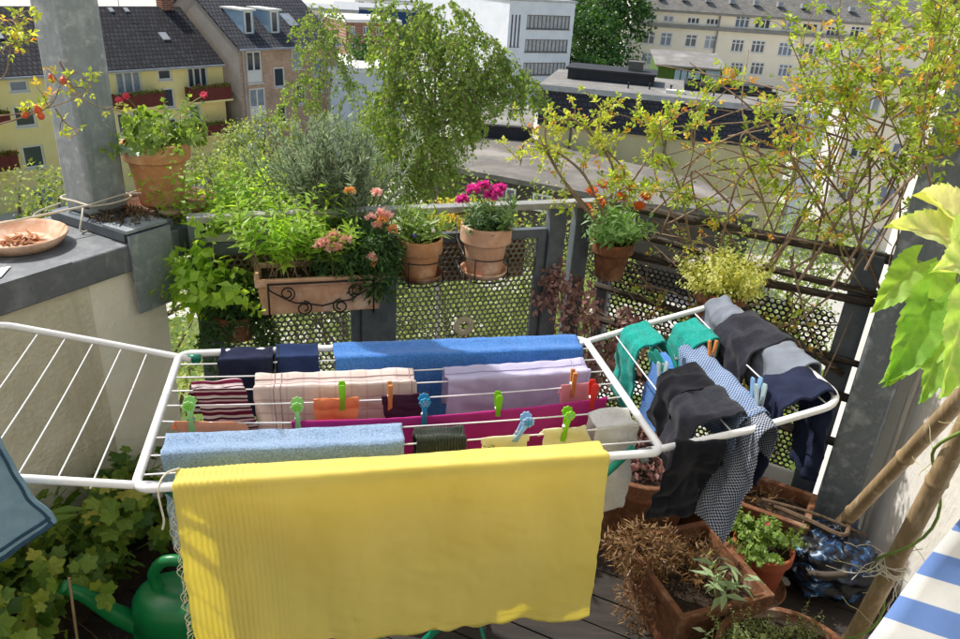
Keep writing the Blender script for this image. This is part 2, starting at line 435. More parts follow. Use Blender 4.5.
for r in [(6.39, -8.38, 9.58, -7.39), (11.66, -8.36, 14.78, -7.31), (-2.04, -11.28, -0.27, -10.21), (11.75, -10.82, 14.7, -9.96), (-1.52, -8.43, -0.26, -7.86)]:
    m = MB(); a, b, c, d = r
    m.box((a, -1.0, b+.12), (c, -.94, d)); m.box((a, -.94, b+.12), (a+.06, .0, d)); m.box((c-.06, -.94, b+.12), (c, .0, d))
    for i in range(1, int((c-a)/.16)): m.box((a+i*.16-.006, -1.012, b+.14), (a+i*.16+.006, -.99, d-.02))
    bx = obj('balcony_box', m, M_redbox, t, world=False)
    m = MB(); m.box((a-.05, -1.05, b), (c+.05, 0, b+.12)); obj('slab', m, M_yellow, bx, world=False)
    m = MB()
    for i in range(520):
        p = V((a+(c-a)*(i+.5)/520, rnd.uniform(-1.08, -.8), d+abs(rnd.gauss(0, .09)))); m.leaf(p, rdir(), rdir(), .13, .09, rnd.random())
    obj('flowers', m, M_geran, bx, world=False)

for ax, ay, hh in ((-4.5, 5, 1.7), (4.4, 5, 1.5), (10.2, 5, 1.9)):
    m = MB(); m.tube([(ax, ay, ZR), (ax, ay, ZR+hh)], .025, 5)
    for q in (.55, .75, .95): m.tube([(ax-.5*q, ay, ZR+hh*q), (ax+.5*q, ay, ZR+hh*q)], .014, 4)
    obj('aerial', m, M_zinc, t, world=False)

# --- brick house beside it
t = thing('brick_house', 'brown brick house with white casements and two white dormers', 'building', M=place((-18.63567899088374, 56.51309101630694), 51.84))
BW = [(0.64, -7.21, 1.93, -4.96), (0.68, -9.78, 2.09, -7.59), (2.95, -7.66, 3.96, -6.2), (4.69, -6.43, 5.73, -4.96), (3.04, -10.39, 3.97, -8.94), (6.68, -7.08, 7.69, -5.71), (6.72, -8.32, 7.83, -7.47), (8.43, -6.56, 9.46, -5.18), (8.55, -8.95, 9.62, -7.83), (0.82, -12.23, 2.08, -10.25), (4.92, -9.11, 5.89, -7.58)]
BZ = -4.7; BR = -1.1
m = MB(); BW = [r for r in BW if r[2] < 9.1]; wall_holes(m, 0, 9.3, GZ, BZ, BW, .14); obj('wall', m, M_brick, t, world=False)
m = MB(); m.add([V((0, 0, GZ)), V((0, 12, GZ)), V((0, 12, BZ)), V((0, 6, BR)), V((0, 0, BZ))], [(0, 1, 2, 3, 4)])
m.add([V((9.3, 0, GZ)), V((9.3, 12, GZ)), V((9.3, 12, BZ)), V((9.3, 6, BR)), V((9.3, 0, BZ))], [(4, 3, 2, 1, 0)]); obj('gable', m, M_gable, t, world=False)
m = MB()
for y0, y1, z0, z1 in ((-.3, 6, BZ-.15, BR), (6, 12.3, BR, BZ-.15)):
    m.add([V((-.12, y0, z0)), V((9.4, y0, z0)), V((9.4, y1, z1)), V((-.12, y1, z1)), V((-.12, y0, z0+.16)), V((9.4, y0, z0+.16)), V((9.4, y1, z1+.16)), V((-.12, y1, z1+.16))], [(3, 2, 1, 0), (4, 5, 6, 7), (0, 1, 5, 4), (1, 2, 6, 5), (2, 3, 7, 6), (3, 0, 4, 7)])
rf = obj('roof', m, M_slate2, t, world=False)
m = MB(); m.tube([(-.1, -.38, BZ-.1), (9.3, -.38, BZ-.1)], .09, 6); obj('gutter', m, M_zinc, t, world=False)
m = MB(); m.tube([(.28, -.15, BZ-.1), (.28, -.15, GZ)], .06, 8); obj('downpipe', m, M_zinc, t, world=False)
for i, r in enumerate(BW):
    tall = r[3]-r[1] > 1.9
    window(t, r, .14, 2 if tall else 1, 1, .11, glass=[M_glass, M_curtain, M_glass, M_curtain][i % 4], low=.36 if tall else 0)
sl = (BR-BZ+.15)/6.3
for dx in [1.76, 4.05]:
    z0 = BZ-.15+sl*1.5+.16; m = MB()
    y0 = 1.1; h = 1.5; yb = y0+h/sl
    for x in (dx-.48, dx+.36): m.add([V((x, y0, z0-.2)), V((x, y0, z0+h)), V((x, yb, z0+h)), V((x+.12, y0, z0-.2)), V((x+.12, y0, z0+h)), V((x+.12, yb, z0+h))], [(0, 1, 2), (3, 5, 4), (0, 3, 4, 1), (1, 4, 5, 2)])
    dm = obj('dormer', m, M_lblue, t, world=False)
    m = MB(); m.box((dx-.6, y0-.2, z0+h), (dx+.6, yb+.1, z0+h+.12)); obj('dormer_roof', m, M_wframe, dm, world=False)
    window(t, (dx-.36, z0-.1, dx+.36, z0+h), .06, 1, 1, .13, y=y0, sill=False)
m = MB(); Mx = Matrix.Translation((6.34, 2.3, BZ-.15+sl*2.6+.24)) @ Matrix.Rotation(math.atan(sl), 4, 'X')
m.box((-.45, -.75, -.06), (.45, .75, .03), Mx); obj('skylight', m, M_curtain, rf, world=False)

# --- white office block
t = thing('office_block', 'white flat roofed office block with long strips of dark windows', 'building', M=place((1.05, 95), 30))
def strips(z0, z1, x0, x1): return (x0, z0, x1, z1)
OW = [strips(a, b, 2.5, 8.75) for a, b in ((-4.95, -3.35), (-7.6, -6.1), (-10.3, -8.8))]; OV = [(.35+k*.5, -7.0, .62+k*.5, -3.4) for k in range(3)]
m = MB(); wall_holes(m, 0, 9.3, GZ, -1.9, OW+OV, .2)
m.add([V((9.3, 0, GZ)), V((9.3, 14, GZ)), V((9.3, 14, -1.9)), V((9.3, 0, -1.9))], [(0, 1, 2, 3)])
m.add([V((0, 0, GZ)), V((0, 26, GZ)), V((0, 26, -1.9)), V((0, 0, -1.9))], [(3, 2, 1, 0)])
m.add([V((0, 26, GZ)), V((9.3, 14, GZ)), V((9.3, 14, -1.9)), V((0, 26, -1.9))], [(3, 2, 1, 0)])
obj('wall', m, M_office, t, world=False)
m = MB(); m.add([V((-.15, -.15, -1.9)), V((9.45, -.15, -1.9)), V((9.45, 14.1, -1.9)), V((-.15, 26.2, -1.9)), V((-.15, -.15, -1.65)), V((9.45, -.15, -1.65)), V((9.45, 14.1, -1.65)), V((-.15, 26.2, -1.65))], [(3, 2, 1, 0), (4, 5, 6, 7), (0, 1, 5, 4), (1, 2, 6, 5), (2, 3, 7, 6), (3, 0, 4, 7)]); obj('roof', m, M_zinc, t, world=False)
for r in OW: window(t, r, .2, 11, 1, .10, frame=M_mull, glass=M_curtain)
for r in OV: window(t, r, .2, 1, 4, .05, frame=M_mull, glass=M_glassb)

# --- long beige building with a white side wall
t = thing('school_building', 'long beige stucco building with grey cornice, cross barred windows and slate roof', 'building', M=place((20.3, 122), 0))
EW = [(1.44, -4.38, 3.23, -3.54), (4.15, -4.5, 5.79, -3.52), (7.78, -4.54, 9.71, -3.57), (10.63, -4.51, 12.57, -3.54), (14.95, -4.64, 17.18, -2.85), (17.93, -4.59, 20.31, -2.66), (22.01, -4.63, 24.23, -2.69), (25.06, -4.44, 27.44, -3.33), (1.57, -7.78, 3.38, -5.94), (4.17, -7.9, 5.98, -5.92), (7.97, -7.8, 9.79, -5.96), (10.88, -7.91, 12.69, -5.93), (15.04, -8.08, 17.0, -6.23), (18.08, -8.03, 20.19, -6.19), (22.22, -8.2, 24.48, -6.21), (25.41, -8.14, 27.66, -6.15), (1.73, -10.82, 3.56, -8.94), (4.35, -10.8, 6.18, -8.92), (28.8, -5.21, 30.88, -3.54), (29.61, -8.32, 31.7, -6.61), (8.27, -11.14, 10.1, -9.4), (11.18, -11.11, 13.01, -9.22), (15.56, -11.41, 17.54, -9.53), (18.61, -11.21, 20.74, -9.32), (22.93, -11.23, 25.06, -9.34), (32.37, -4.97, 34.44, -3.31), (33.21, -8.09, 35.3, -6.38)]
m = MB(); wall_holes(m, 0, 48, GZ, -2.95, EW, .13); obj('wall', m, M_beige, t, world=False)
m = MB(); m.box((-.55, -.5, GZ), (-.004, 22, .2)); obj('side_wall', m, M_whitewall, t, world=False)
m = MB(); m.box((0, -.5, -5.25), (48, -.004, -4.75)); m.box((0, -.6, -3.1), (48, -.004, -2.75)); obj('cornice', m, M_band, t, world=False)
m = MB(); m.add([V((0, -.7, -2.75)), V((48, -.7, -2.75)), V((48, 7, 1.6)), V((0, 7, 1.6))], [(0, 1, 2, 3)]); rf = obj('roof', m, M_bsl, t, world=False)
for k in range(9):
    m = MB(); m.box((3.2+k*3.6, 1.0, -1.4), (3.9+k*3.6, 1.9, -.75)); obj('skylight', m, M_curtain, rf, world=False)
for x in (12.6, 28.0):
    m = MB(); m.tube([(x, -.2, GZ), (x, -.2, -3)], .12, 6); obj('downpipe', m, M_band, t, world=False)
for i, r in enumerate(EW): window(t, r, .13, 3 if r[2]-r[0] > 1.9 else 2, 2 if r[3]-r[1] > 1.5 else 1, .16, glass=[M_glass, M_curtain, M_glass, M_glass, M_glassb][i % 5])

# --- slate clad hall with a felt roof
t = thing('slate_hall', 'low hall clad in dark slate under a pale grey flat roof', 'building', M=place((2.981511490993647, 51.59380257770808), -12))
m = MB(); m.box((0, 0, -7.75), (16.4, 9.2, -5.42)); obj('cladding', m, M_shed, t, world=False)
m = MB(); m.box((.1, .25, GZ), (16.3, 9, -7.754)); obj('wall', m, M_lowwall, t, world=False)
m = MB(); m.box((-.15, -.15, -5.4), (16.6, 9.4, -5.16)); obj('roof', m, M_roofgrey, t, world=False)
m = MB(); m.box((-.2, -.2, -5.46), (16.65, -.154, -5.1)); obj('roof_edge', m, M_zinc, t, world=False)
m = MB(); m.box((16.41, -.1, -7.8), (17.0, 1.2, -5.2)); obj('end_panel', m, M_lblue, t, world=False)
m = MB(); m.box((17.0, -.3, GZ), (18.0, 1.5, -5.0)); obj('end_pillar', m, M_office, t, world=False)
for px in (2.3, 8.6):
    m = MB(); m.tube([(px, .1, -7.76), (px, .1, GZ)], .08, 6); obj('downpipe', m, M_mull, t, world=False)
m = MB(); m.box((1.2, 4.2, -5.15), (7.2, 7.2, -4.5)); m.box((1.05, 4.05, -4.5), (7.35, 7.35, -4.36)); obj('roof_box', m, M_dark, t, world=False)
m = MB(); m.box((5.3, 5.2, -4.355), (6.3, 6.0, -3.85)); m.box((5.25, 5.15, -3.85), (6.35, 6.05, -3.72)); obj('vent', m, M_mull, t, world=False)
for px, py in ((5.6, 2.2), (7.0, 2.6), (8.4, 2.8), (9.8, 2.6), (11.2, 2.4), (12.6, 2.2), (14, 2.0), (15.2, 1.8)):
    m = MB(); m.tube([(px, py, -5.16), (px, py, -4.82)], .06, 6); m.tube([(px, py, -4.86), (px, py, -4.76)], .1, 6); obj('roof_post', m, M_dark, t, world=False)
m = MB(); m.box((8.1, 1.7, -5.155), (9.3, 2.3, -4.96)); obj('skylight', m, M_wframe, t, world=False)
m = MB(); m.box((9.3, 4.0, -5.155), (15.4, 4.2, -4.75)); m.box((9.3, 4.2, -5.155), (9.5, 7.4, -4.75)); m.box((9.5, 7.2, -5.155), (15.4, 7.4, -4.75)); m.box((10.4, 5.1, -5.155), (11.8, 6.3, -4.7)); m.box((12.6, 5.0, -5.155), (14.6, 6.4, -4.65)); obj('terrace_kerb', m, M_dark, t, world=False)

# --- roof pavilion behind it
Pp = (13.542, 66.293)
t = thing('garden_pavilion', 'small pavilion with a white roof and a creeper covered wall', 'building', M=place(Pp, -4))
m = MB(); m.box((0, 0, GZ), (5.3, 6, -4.95)); obj('wall', m, M_ivyw, t, world=False)
m = MB()
for k in range(4): m.box((1.4+k*.55, -.08, -6.3), (1.85+k*.55, -.004, -5.2))
m.box((3.9, -.1, -6.5), (5.1, -.004, -5.1)); obj('window', m, M_lblue, t, world=False)
m = MB(); m.add([V((-.3, -.5, -5.0)), V((5.6, -.5, -5.0)), V((5.6, 5, -4.3)), V((-.3, 5, -4.3)), V((-.3, -.5, -4.85)), V((5.6, -.5, -4.85)), V((5.6, 5, -4.15)), V((-.3, 5, -4.15))], [(3, 2, 1, 0), (4, 5, 6, 7), (0, 1, 5, 4), (1, 2, 6, 5), (2, 3, 7, 6), (3, 0, 4, 7)]); obj('roof', m, M_roofgrey, t, world=False)

# --- low annexes in front
t = thing('annex', 'low annex with a weathered flat roof and small white windows', 'building', loc=(2, 40, GZ))
A_ = [V(p) for p in [(-0.677, 42.622, -9.0), (8.247, 38.476, -9.0), (13.997, 37.479, -9.0), (12.504, 44.211, -9.0), (9.395, 47.047, -9.0), (4.605, 50.745, -9.0), (0.534, 55.861, -9.0), (-3.47, 50.443, -9.0), (-4.218, 44.555, -9.0)]]
m = MB(); n_ = len(A_); low = [V((p.x, p.y, -9.3)) for p in A_]
m.add(A_+low, [tuple(range(n_)), tuple(range(2*n_-1, n_-1, -1))]+[(i, n_+i, n_+(i+1) % n_, (i+1) % n_) for i in range(n_)]); obj('roof', m, M_paved, t)
m = MB(); cen = sum(A_, V())/n_
ins = [cen+(p-cen)*.975 for p in A_]
m.add([V((p.x, p.y, -9.3)) for p in ins]+[V((p.x, p.y, GZ)) for p in ins], [(i, n_+i, n_+(i+1) % n_, (i+1) % n_) for i in range(n_)]); obj('wall', m, M_darkwall, t)
e_ = (A_[1]-A_[0]).normalized(); nn = V((e_.y, -e_.x, 0))
for a0 in (1.2, 3.4, 5.9, 8.2):
    b_ = ins[0]+e_*a0+nn*.06; m = MB()
    Mx = Matrix.Translation((b_.x, b_.y, -10.6)) @ Matrix.Rotation(math.atan2(e_.y, e_.x), 4, 'Z')
    for lo, hi in (((0, -.03, 0), (1.15, .05, .1)), ((0, -.03, .9), (1.15, .05, 1.0)), ((0, -.03, .1), (.1, .05, .9)), ((1.05, -.03, .1), (1.15, .05, .9)), ((.53, -.02, .1), (.6, .05, .9))): m.box(lo, hi, Mx)
    w_ = obj('window', m, M_wframe, t); m = MB(); m.box((.1, .0, .1), (1.05, .03, .9), Mx); obj('pane', m, M_glass, w_)
t = thing('white_roofed_shed', 'pale flat shed roof with a dark edge between birch and slate hall', 'shed', loc=(1.325, 86.321, -14.0))
B_ = [V(p) for p in [(-1.578, 52.109, -8.0), (2.662, 51.798, -8.0), (3.289, 60.866, -8.0), (-1.87, 59.304, -8.0)]]
m = MB(); m.add(B_+[p-V((0, 0, .12)) for p in B_], [(0, 1, 2, 3), (7, 6, 5, 4), (0, 4, 5, 1), (1, 5, 6, 2), (2, 6, 7, 3), (3, 7, 4, 0)]); obj('roof', m, M_roofgrey, t)
m = MB(); cen = sum(B_, V())/4; ins = [cen+(p-cen)*.97 for p in B_]; m.add([p-V((0, 0, .12)) for p in ins]+[V((p.x, p.y, GZ)) for p in ins], [(i, 4+i, 4+(i+1) % 4, (i+1) % 4) for i in range(4)]); obj('wall', m, M_dark, t)

# --- small far buildings
def block(name, label, x, y, w_, d_, z0, z1, ang, mat, roof, rows=0, cols=0, wm=M_wframe):
    t = thing(name, label, 'building', M=place((x, y), ang))
    rects = [(w_*(i+.25)/cols, z0+(z1-z0)*(j+.3)/rows, w_*(i+.7)/cols, z0+(z1-z0)*(j+.78)/rows) for i in range(cols) for j in range(rows)]
    m = MB(); wall_holes(m, 0, w_, z0, z1, rects, .2)
    m.add([V((0, 0, z0)), V((0, d_, z0)), V((0, d_, z1)), V((0, 0, z1))], [(3, 2, 1, 0)]); m.add([V((w_, 0, z0)), V((w_, d_, z0)), V((w_, d_, z1)), V((w_, 0, z1))], [(0, 1, 2, 3)])
    obj('wall', m, mat, t, world=False)
    m = MB(); m.box((-.2, -.2, z1), (w_+.2, d_, z1+.35)); obj('roof', m, roof, t, world=False)
    for r in rects: window(t, r, .2, 2, 1, .1, frame=wm)
    return t
P1 = (-24.481, 120.0, -7.167); block('blue_warehouse', 'deep blue flat warehouse front behind red brick house', P1[0], P1[1], 13, 12, GZ, -5.501, 12, M_blue, M_zinc)
P1 = (-17.252, 90.0, -5.891); block('brick_tenement', 'red brick tenement with small windows left of the birch', P1[0], P1[1], 6.5, 8, GZ, -5.048, 30, M_redbr, M_whitewall, 5, 4)
P1 = (-13.227, 62.0, -7.152); block('white_annex', 'small pale garage with white roof edge left of the birch', P1[0], P1[1], 6.5, 9, GZ, -6.692, 25, M_office, M_whitewall)
P1 = (-30.794, 105.0, -4.795); block('far_terrace', 'far terrace with pale roof behind the brick house', P1[0], P1[1], 12, 10, GZ, -5.111, 10, M_beige, M_zinc, 5, 6)
P1 = (-30.203, 190.0, -8.626); block('distant_block', 'distant pale block on the skyline above the birch', P1[0]-4, P1[1], 30, 20, GZ, -7.573, 5, M_whitewall, M_zinc, 4, 10)
P1 = (21.969, 48.0, -7.434); block('pale_house', 'pale house half hidden behind the climbing rose', P1[0], P1[1], 9, 8, GZ, -3.2, -25, M_beige, M_slate2, 4, 4)

# ------------------------------------------------------------------ the balcony itself
M_deck = surf('weathered_deck', lin('#3e3833'), lin('#282421'), 3, .8, .5, 50, stretch=(1, 9, 9), bdist=.003)
M_cream = surf('cream_roughcast', lin('#eee9d6'), lin('#d8d2bb'), 3.5, .95, 1.0, 70, bdist=.007, c3=lin('#e4decb'), stain=[(5, (2, 2, .25), .5, .75, .5, lin('#a89f80')), (45, (1, 1, 1), .66, .70, .5, lin('#6f6a58')), (1.2, (1, 1, 1), .5, .7, .35, lin('#b9ad88'))])
M_coping = surf('grey_zinc_coping', lin('#8b8e92'), lin('#6b6f74'), 7, .6, .2, 25, metal=.12, c3=lin('#7b7f84'), stain=[(4, (1, 1, 1), .5, .7, .5, lin('#4c4f53')), (9, (1, 1, .2), .56, .68, .5, lin('#a9abac')), (30, (1, 1, 1), .64, .70, .6, lin('#5d6248'))])
M_galv = surf('galvanised_steel', lin('#b4babd'), lin('#868f95'), 13, .45, .1, 40, metal=.2, c3=lin('#9da5a9'), stain=[(5, (3, 3, .35), .52, .72, .55, lin('#5a6064')), (22, (1, 1, 1), .62, .70, .5, lin('#d9dcdc'))], contrast=.22)
M_galvd = surf('dull_dark_steel', lin('#6c747c'), lin('#525a62'), 14, .5, .1, 40, metal=.15)
M_rail = surf('pale_aluminium_rail', lin('#b9b8b3'), lin('#8f8f8b'), 10, .45, .1, 60, metal=.3)
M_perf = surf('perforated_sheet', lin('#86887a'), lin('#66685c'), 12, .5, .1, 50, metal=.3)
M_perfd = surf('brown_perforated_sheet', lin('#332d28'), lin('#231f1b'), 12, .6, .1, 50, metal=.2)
M_wood = surf('grey_weathered_wood', lin('#75695b'), lin('#352e27'), 9, .9, .7, 60, stretch=(1, 12, 12), c3=lin('#50473d'))
M_terra = surf('terracotta', lin('#d39d70'), lin('#bb855a'), 11, .85, .25, 90, c3=lin('#deb48e'), bdist=.0015, stain=[(4.5, (1, 1, 1), .54, .70, .55, lin('#e6dccf')), (7, (1, 1, .6), .56, .75, .6, lin('#6b4a35'))])
M_terrad = surf('old_terracotta', lin('#8f5c3e'), lin('#62402b'), 9, .9, .4, 70, c3=lin('#9e7758'), bdist=.002, stain=[(4.5, (1, 1, 1), .54, .70, .55, lin('#e6dccf')), (7, (1, 1, .6), .56, .75, .6, lin('#6b4a35'))])
M_terrap = surf('pale_terracotta', lin('#dcb596'), lin('#c8987a'), 10, .85, .25, 90, c3=lin('#e4c8b0'), bdist=.0015, stain=[(4.5, (1, 1, 1), .54, .70, .55, lin('#e6dccf')), (7, (1, 1, .6), .56, .75, .6, lin('#6b4a35'))])
M_soil = surf('potting_soil', lin('#3a2c20'), lin('#241b14'), 40, 1, 1, 120, bdist=.01)
M_wallr = surf('white_ribbed_render', lin('#e6e3dc'), lin('#d2cec5'), 3, .95, .9, 26, stretch=(1, 8, .35), bdist=.01)
M_whited = surf('white_render_bright', lin('#dcd9d2'), lin('#c9c5bd'), 2, .9, .4, 40)
M_cord = plain('pale_cord', lin('#d9d2c0'), .9)
M_cordd = plain('dark_cord', lin('#4a4138'), .9)
M_iron = plain('wrought_iron', lin('#2e2926'), .55, .4)
M_bolt = plain('steel_bolt', lin('#b9b9b6'), .3, .8)

def clip(poly, a, b, c):
    """keep the side a*x+b*y<=c"""
    out = []
    for i in range(len(poly)):
        p, q = poly[i], poly[(i+1) % len(poly)]; dp, dq = a*p[0]+b*p[1]-c, a*q[0]+b*q[1]-c
        if dp <= 0: out.append(p)
        if (dp < 0 < dq) or (dq < 0 < dp):
            t_ = dp/(dp-dq); out.append((p[0]+(q[0]-p[0])*t_, p[1]+(q[1]-p[1])*t_))
    return out
FLOOR = [(-2.5, -.8), (1.44, -.8), (1.5, 2.3), (1.42, 2.42), (.48, 2.94), (-1.06, 2.38), (-2.36, -.05)]
m = MB(); ba = math.radians(-24); bn = (-math.sin(ba), math.cos(ba))
k = -14
while k < 34:
    c0 = k*.118; p = clip(clip(FLOOR, bn[0], bn[1], c0+.112), -bn[0], -bn[1], -c0)
    if len(p) > 2: m.prism(p, -.03, rnd.uniform(-.003, .0))
    k += 1
o = obj('deck_floor', m, M_deck, kind='structure', origin=(0, 0, 0)); o.data.update()
m = MB(); m.prism(FLOOR, -.26, -.045); obj('balcony_slab', m, M_darkwall, kind='structure')

# parapet on the left: local x along it (into the picture), y outwards
ML = Matrix.Translation((-1.31, 1.85, 0)) @ Matrix.Rotation(math.radians(62.2), 4, 'Z')
t = thing('parapet_wall', 'low cream roughcast parapet wall under a grey zinc coping', 'wall', M=ML)
m = MB(); m.box((-2.3, .028, -.3), (.53, .40, .912)); o = obj('wall_body', m, M_cream, t, world=False)
m = MB(); m.box((.265, .0255, -.3), (.5305, .03, .911)); obj('pale_render_strip', m, surf('pale_cream_render', lin('#f6f3e4'), lin('#e9e4d2'), 6, .95, .9, 60, bdist=.005), t, world=False)  # thin strip of paler, unstained cream at the far end of the wall
m = MB(); m.box((-2.3, 0, .91), (.60, .435, 1.0)); o = solid(obj('coping', m, M_coping, t, world=False), 0, bev=.006)
m = MB(); m.box((-2.3, -.002, .9985), (.21, .03, 1.0035)); m.box((.23, .40, 1.0005), (.23+.006, .43, 1.004)); obj('seam', m, M_coping, t, world=False)

t = thing('steel_column', 'square galvanised steel column standing on the left parapet', 'column', M=ML @ Matrix.Translation((.515, .29, 1.0)))
m = MB(); m.box((-.07, -.068, .034), (.07, .068, 2.6)); solid(obj('shaft', m, M_galv, t, world=False), 0, bev=.012)
m = MB(); m.box((-.11, -.27, .004), (.08, .1, .034)); obj('base_plate', m, M_galvd, t, world=False)
m = MB(); m.box((-.115, -.304, -.235), (.04, -.293, .03)); m.box((-.115, -.2929, .036), (.04, -.18, .046)); obj('bracket', m, M_galv, t, world=False)
m = MB(); Mx = Matrix.Translation((-.02, -.305, -.205)) @ Matrix.Rotation(PI/2, 4, 'X'); m.lathe([(0, .008), (.008, .008), (.009, 0), (.018, 0), (.018, -.002)], 12, Mx); obj('bolt', m, M_bolt, t, world=False)
m = MB(); m.box((.086, -.285, -.1), (.2, -.15, .0)); obj('rail_bracket', m, M_galvd, t, world=False)
m = MB()
for k in range(420):
    p = V((rnd.uniform(-.1, .07), rnd.uniform(-.26, -.08), .036+rnd.random()*.012)); m.blade(p, V((rnd.uniform(-1, 1), rnd.uniform(-1, 1), rnd.uniform(0, .8))), rdir(), .02, .006, rnd.random())
M_litter = leafmat('dry_litter', lin('#2e251c'), lin('#6d5a40'), .1)
obj('leaf_litter', m, M_litter, t, world=False)['kind'] = 'stuff'

# dish with a starfish of dried leaves
Dc = V((-1.43, 2.15, 1.004))
t = thing('clay_dish', 'shallow clay dish with rusty dried leaf on the grey coping', 'dish', Dc)
m = MB(); m.lathe([(0, .004), (.095, .004), (.125, .03), (.131, .036), (.137, .036), (.137, .030), (.112, 0), (0, 0)], 40, Matrix.Translation(Dc)); obj('bowl', m, M_terrap, t, smooth=True)
M_rust = leafmat('rusty_leaf', lin('#8a4a22'), lin('#c98a4a'), .2, (1.2, .8, .4, 1))
m = MB()
for k in range(60):
    a = rnd.uniform(0, 2*PI); rr_ = rnd.uniform(0, .05); m.blade(Dc+V((rr_*math.cos(a*3), rr_*math.sin(a*3), .009)), V((math.cos(a), math.sin(a), rnd.uniform(.0, .35))), V((0, 0, 1))+rv(.6), rnd.uniform(.02, .06), .010, rnd.random())
obj('dried_leaf', m, M_rust, t)
m = MB(); m.lathe([(0, .0065), (.09, .0065)], 24, Matrix.Translation(Dc)); obj('dried_water_mark', m, surf('chalky_residue', lin('#e0cdb8'), lin('#b07a58'), 25, .9, .3), t)
m = MB(); m.add([V(p) for p in [(-1.375, 1.955, 1.004), (-1.355, 1.974, 1.004), (-1.335, 1.894, 1.004), (-1.348, 1.87, 1.004)]], [(0, 1, 2, 3)]); obj('paper_scrap', m, M_whitewall, label='small pale paper scrap lying at the near edge of the coping', cat='paper')

# cords tied round the column
t = thing('washing_cord', 'pale cord tied round the steel column and the clay pot', 'cord', (-1.4, 2.3, 1.1))
cc = lambda x, y, z: ML @ V((x, y, z))
ring = [cc(.44, .217, 1.075), cc(.515, .213, 1.068), cc(.592, .213, 1.075), cc(.594, .29, 1.08), cc(.592, .365, 1.08), cc(.515, .367, 1.08), cc(.436, .365, 1.078), cc(.436, .29, 1.078), cc(.44, .217, 1.075)]
m = MB(); m.tube(spline(ring, 4), .0035, 6)
m.tube(spline([cc(.44, .214, 1.08), cc(.0, .3, 1.07), cc(-.5, .45, 1.06)], 8), .0035, 6)
m.tube(spline([cc(.44, .214, 1.082), cc(.515, .211, 1.088), cc(.594, .213, 1.085), cc(.70, .12, 1.08)], 6), .0025, 6); obj('cord_loop', m, M_cord, t)
m = MB(); m.tube(spline([cc(.436, .25, 1.07), cc(.40, .21, 1.05), cc(.38, .20, 1.01), cc(.42, .205, 1.004), cc(.50, .19, 1.036)], 6), .003, 6); obj('cord_end', m, M_cord, t)
m = MB(); m.tube(spline([cc(.43, .36, 1.06), cc(.36, .40, 1.03), cc(.30, .34, 1.0)], 6), .003, 6); obj('cord_end', m, M_cord, t)
m = MB(); m.tube(spline([cc(.435, .24, 1.066), cc(.5, .214, 1.045), cc(.593, .212, 1.03), cc(.62, .16, 1.035), cc(.56, .1, 1.038)], 6), .0028, 6); obj('dark_cord', m, M_cordd, label='thin dark cord wound round the foot of the steel column', cat='cord')

# railing along the far side
MR = Matrix.Translation((-.97, 2.36, 0)) @ Matrix.Rotation(math.radians(20), 4, 'Z')
MQ = Matrix.Translation((.48, 2.90, 0)) @ Matrix.Rotation(math.radians(-29), 4, 'Z')
def perforated(mb, x0, x1, z0, z1, y, pitch=.0225, rad=.0084, th=.003):
    dx = pitch; dz = pitch*.866; R6 = pitch/math.sqrt(3); n = 12; row = 0; z = z0
    hexo = []
    for k in range(n):
        a = 2*PI*k/n+PI/6*0
        # distance to the hexagon edge (pointy top) along angle a
        aa = (a % (PI/3))-PI/6
        hexo.append((math.cos(a)*(pitch/2)/math.cos(((a+PI/6) % (PI/3))-PI/6), math.sin(a)*(pitch/2)/math.cos(((a+PI/6) % (PI/3))-PI/6), math.cos(a)*rad, math.sin(a)*rad))
    while z < z1:
        x = x0+(dx/2 if row % 2 else 0)
        while x < x1:
            vs = []
            for yy in (y, y+th):
                vs += [V((x+h[0], yy, z+h[1])) for h in hexo]+[V((x+h[2], yy, z+h[3])) for h in hexo]
            fs = []
            for k in range(n):
                q = (k+1) % n
                fs += [(k, q, n+q, n+k), (2*n+q, 2*n+k, 3*n+k, 3*n+q), (n+k, n+q, 3*n+q, 3*n+k)]
            mb.add(vs, fs); x += dx
        z += dz; row += 1

t = thing('balcony_railing', 'metal balcony railing of perforated panels with a pale top rail', 'railing', M=MR)
m = MB(); m.box((-.02, -.02, 1.035), (1.52, .03, 1.06)); solid(obj('top_rail', m, M_rail, t, world=False), 0, bev=.004)
m = MB(); m.box((-.02, -.005, .965), (.3, .015, .99)); obj('lower_rail', m, M_rail, t, world=False)
for a, b in ((-.02, .02), (.555, .655), (1.29, 1.36), (1.40, 1.47)):
    m = MB(); m.box((a, -.015, -.05), (b, .035, 1.034)); solid(obj('post', m, M_galvd, t, world=False), 0, bev=.004)
for x0, x1 in ((.022, .553), (.657, 1.288)):
    m = MB(); perforated(m, x0+.04, x1-.035, .10, .915, .014); pn = obj('perforated_panel', m, M_perf, t, world=False)
    m = MB(); m.box((x0, .002, .915), (x1, .03, .95)); m.box((x0, .002, .06), (x1, .03, .1)); m.box((x0, .004, .1), (x0+.035, .028, .915)); m.box((x1-.035, .004, .1), (x1, .028, .915)); obj('panel_frame', m, M_galvd, pn, world=False)

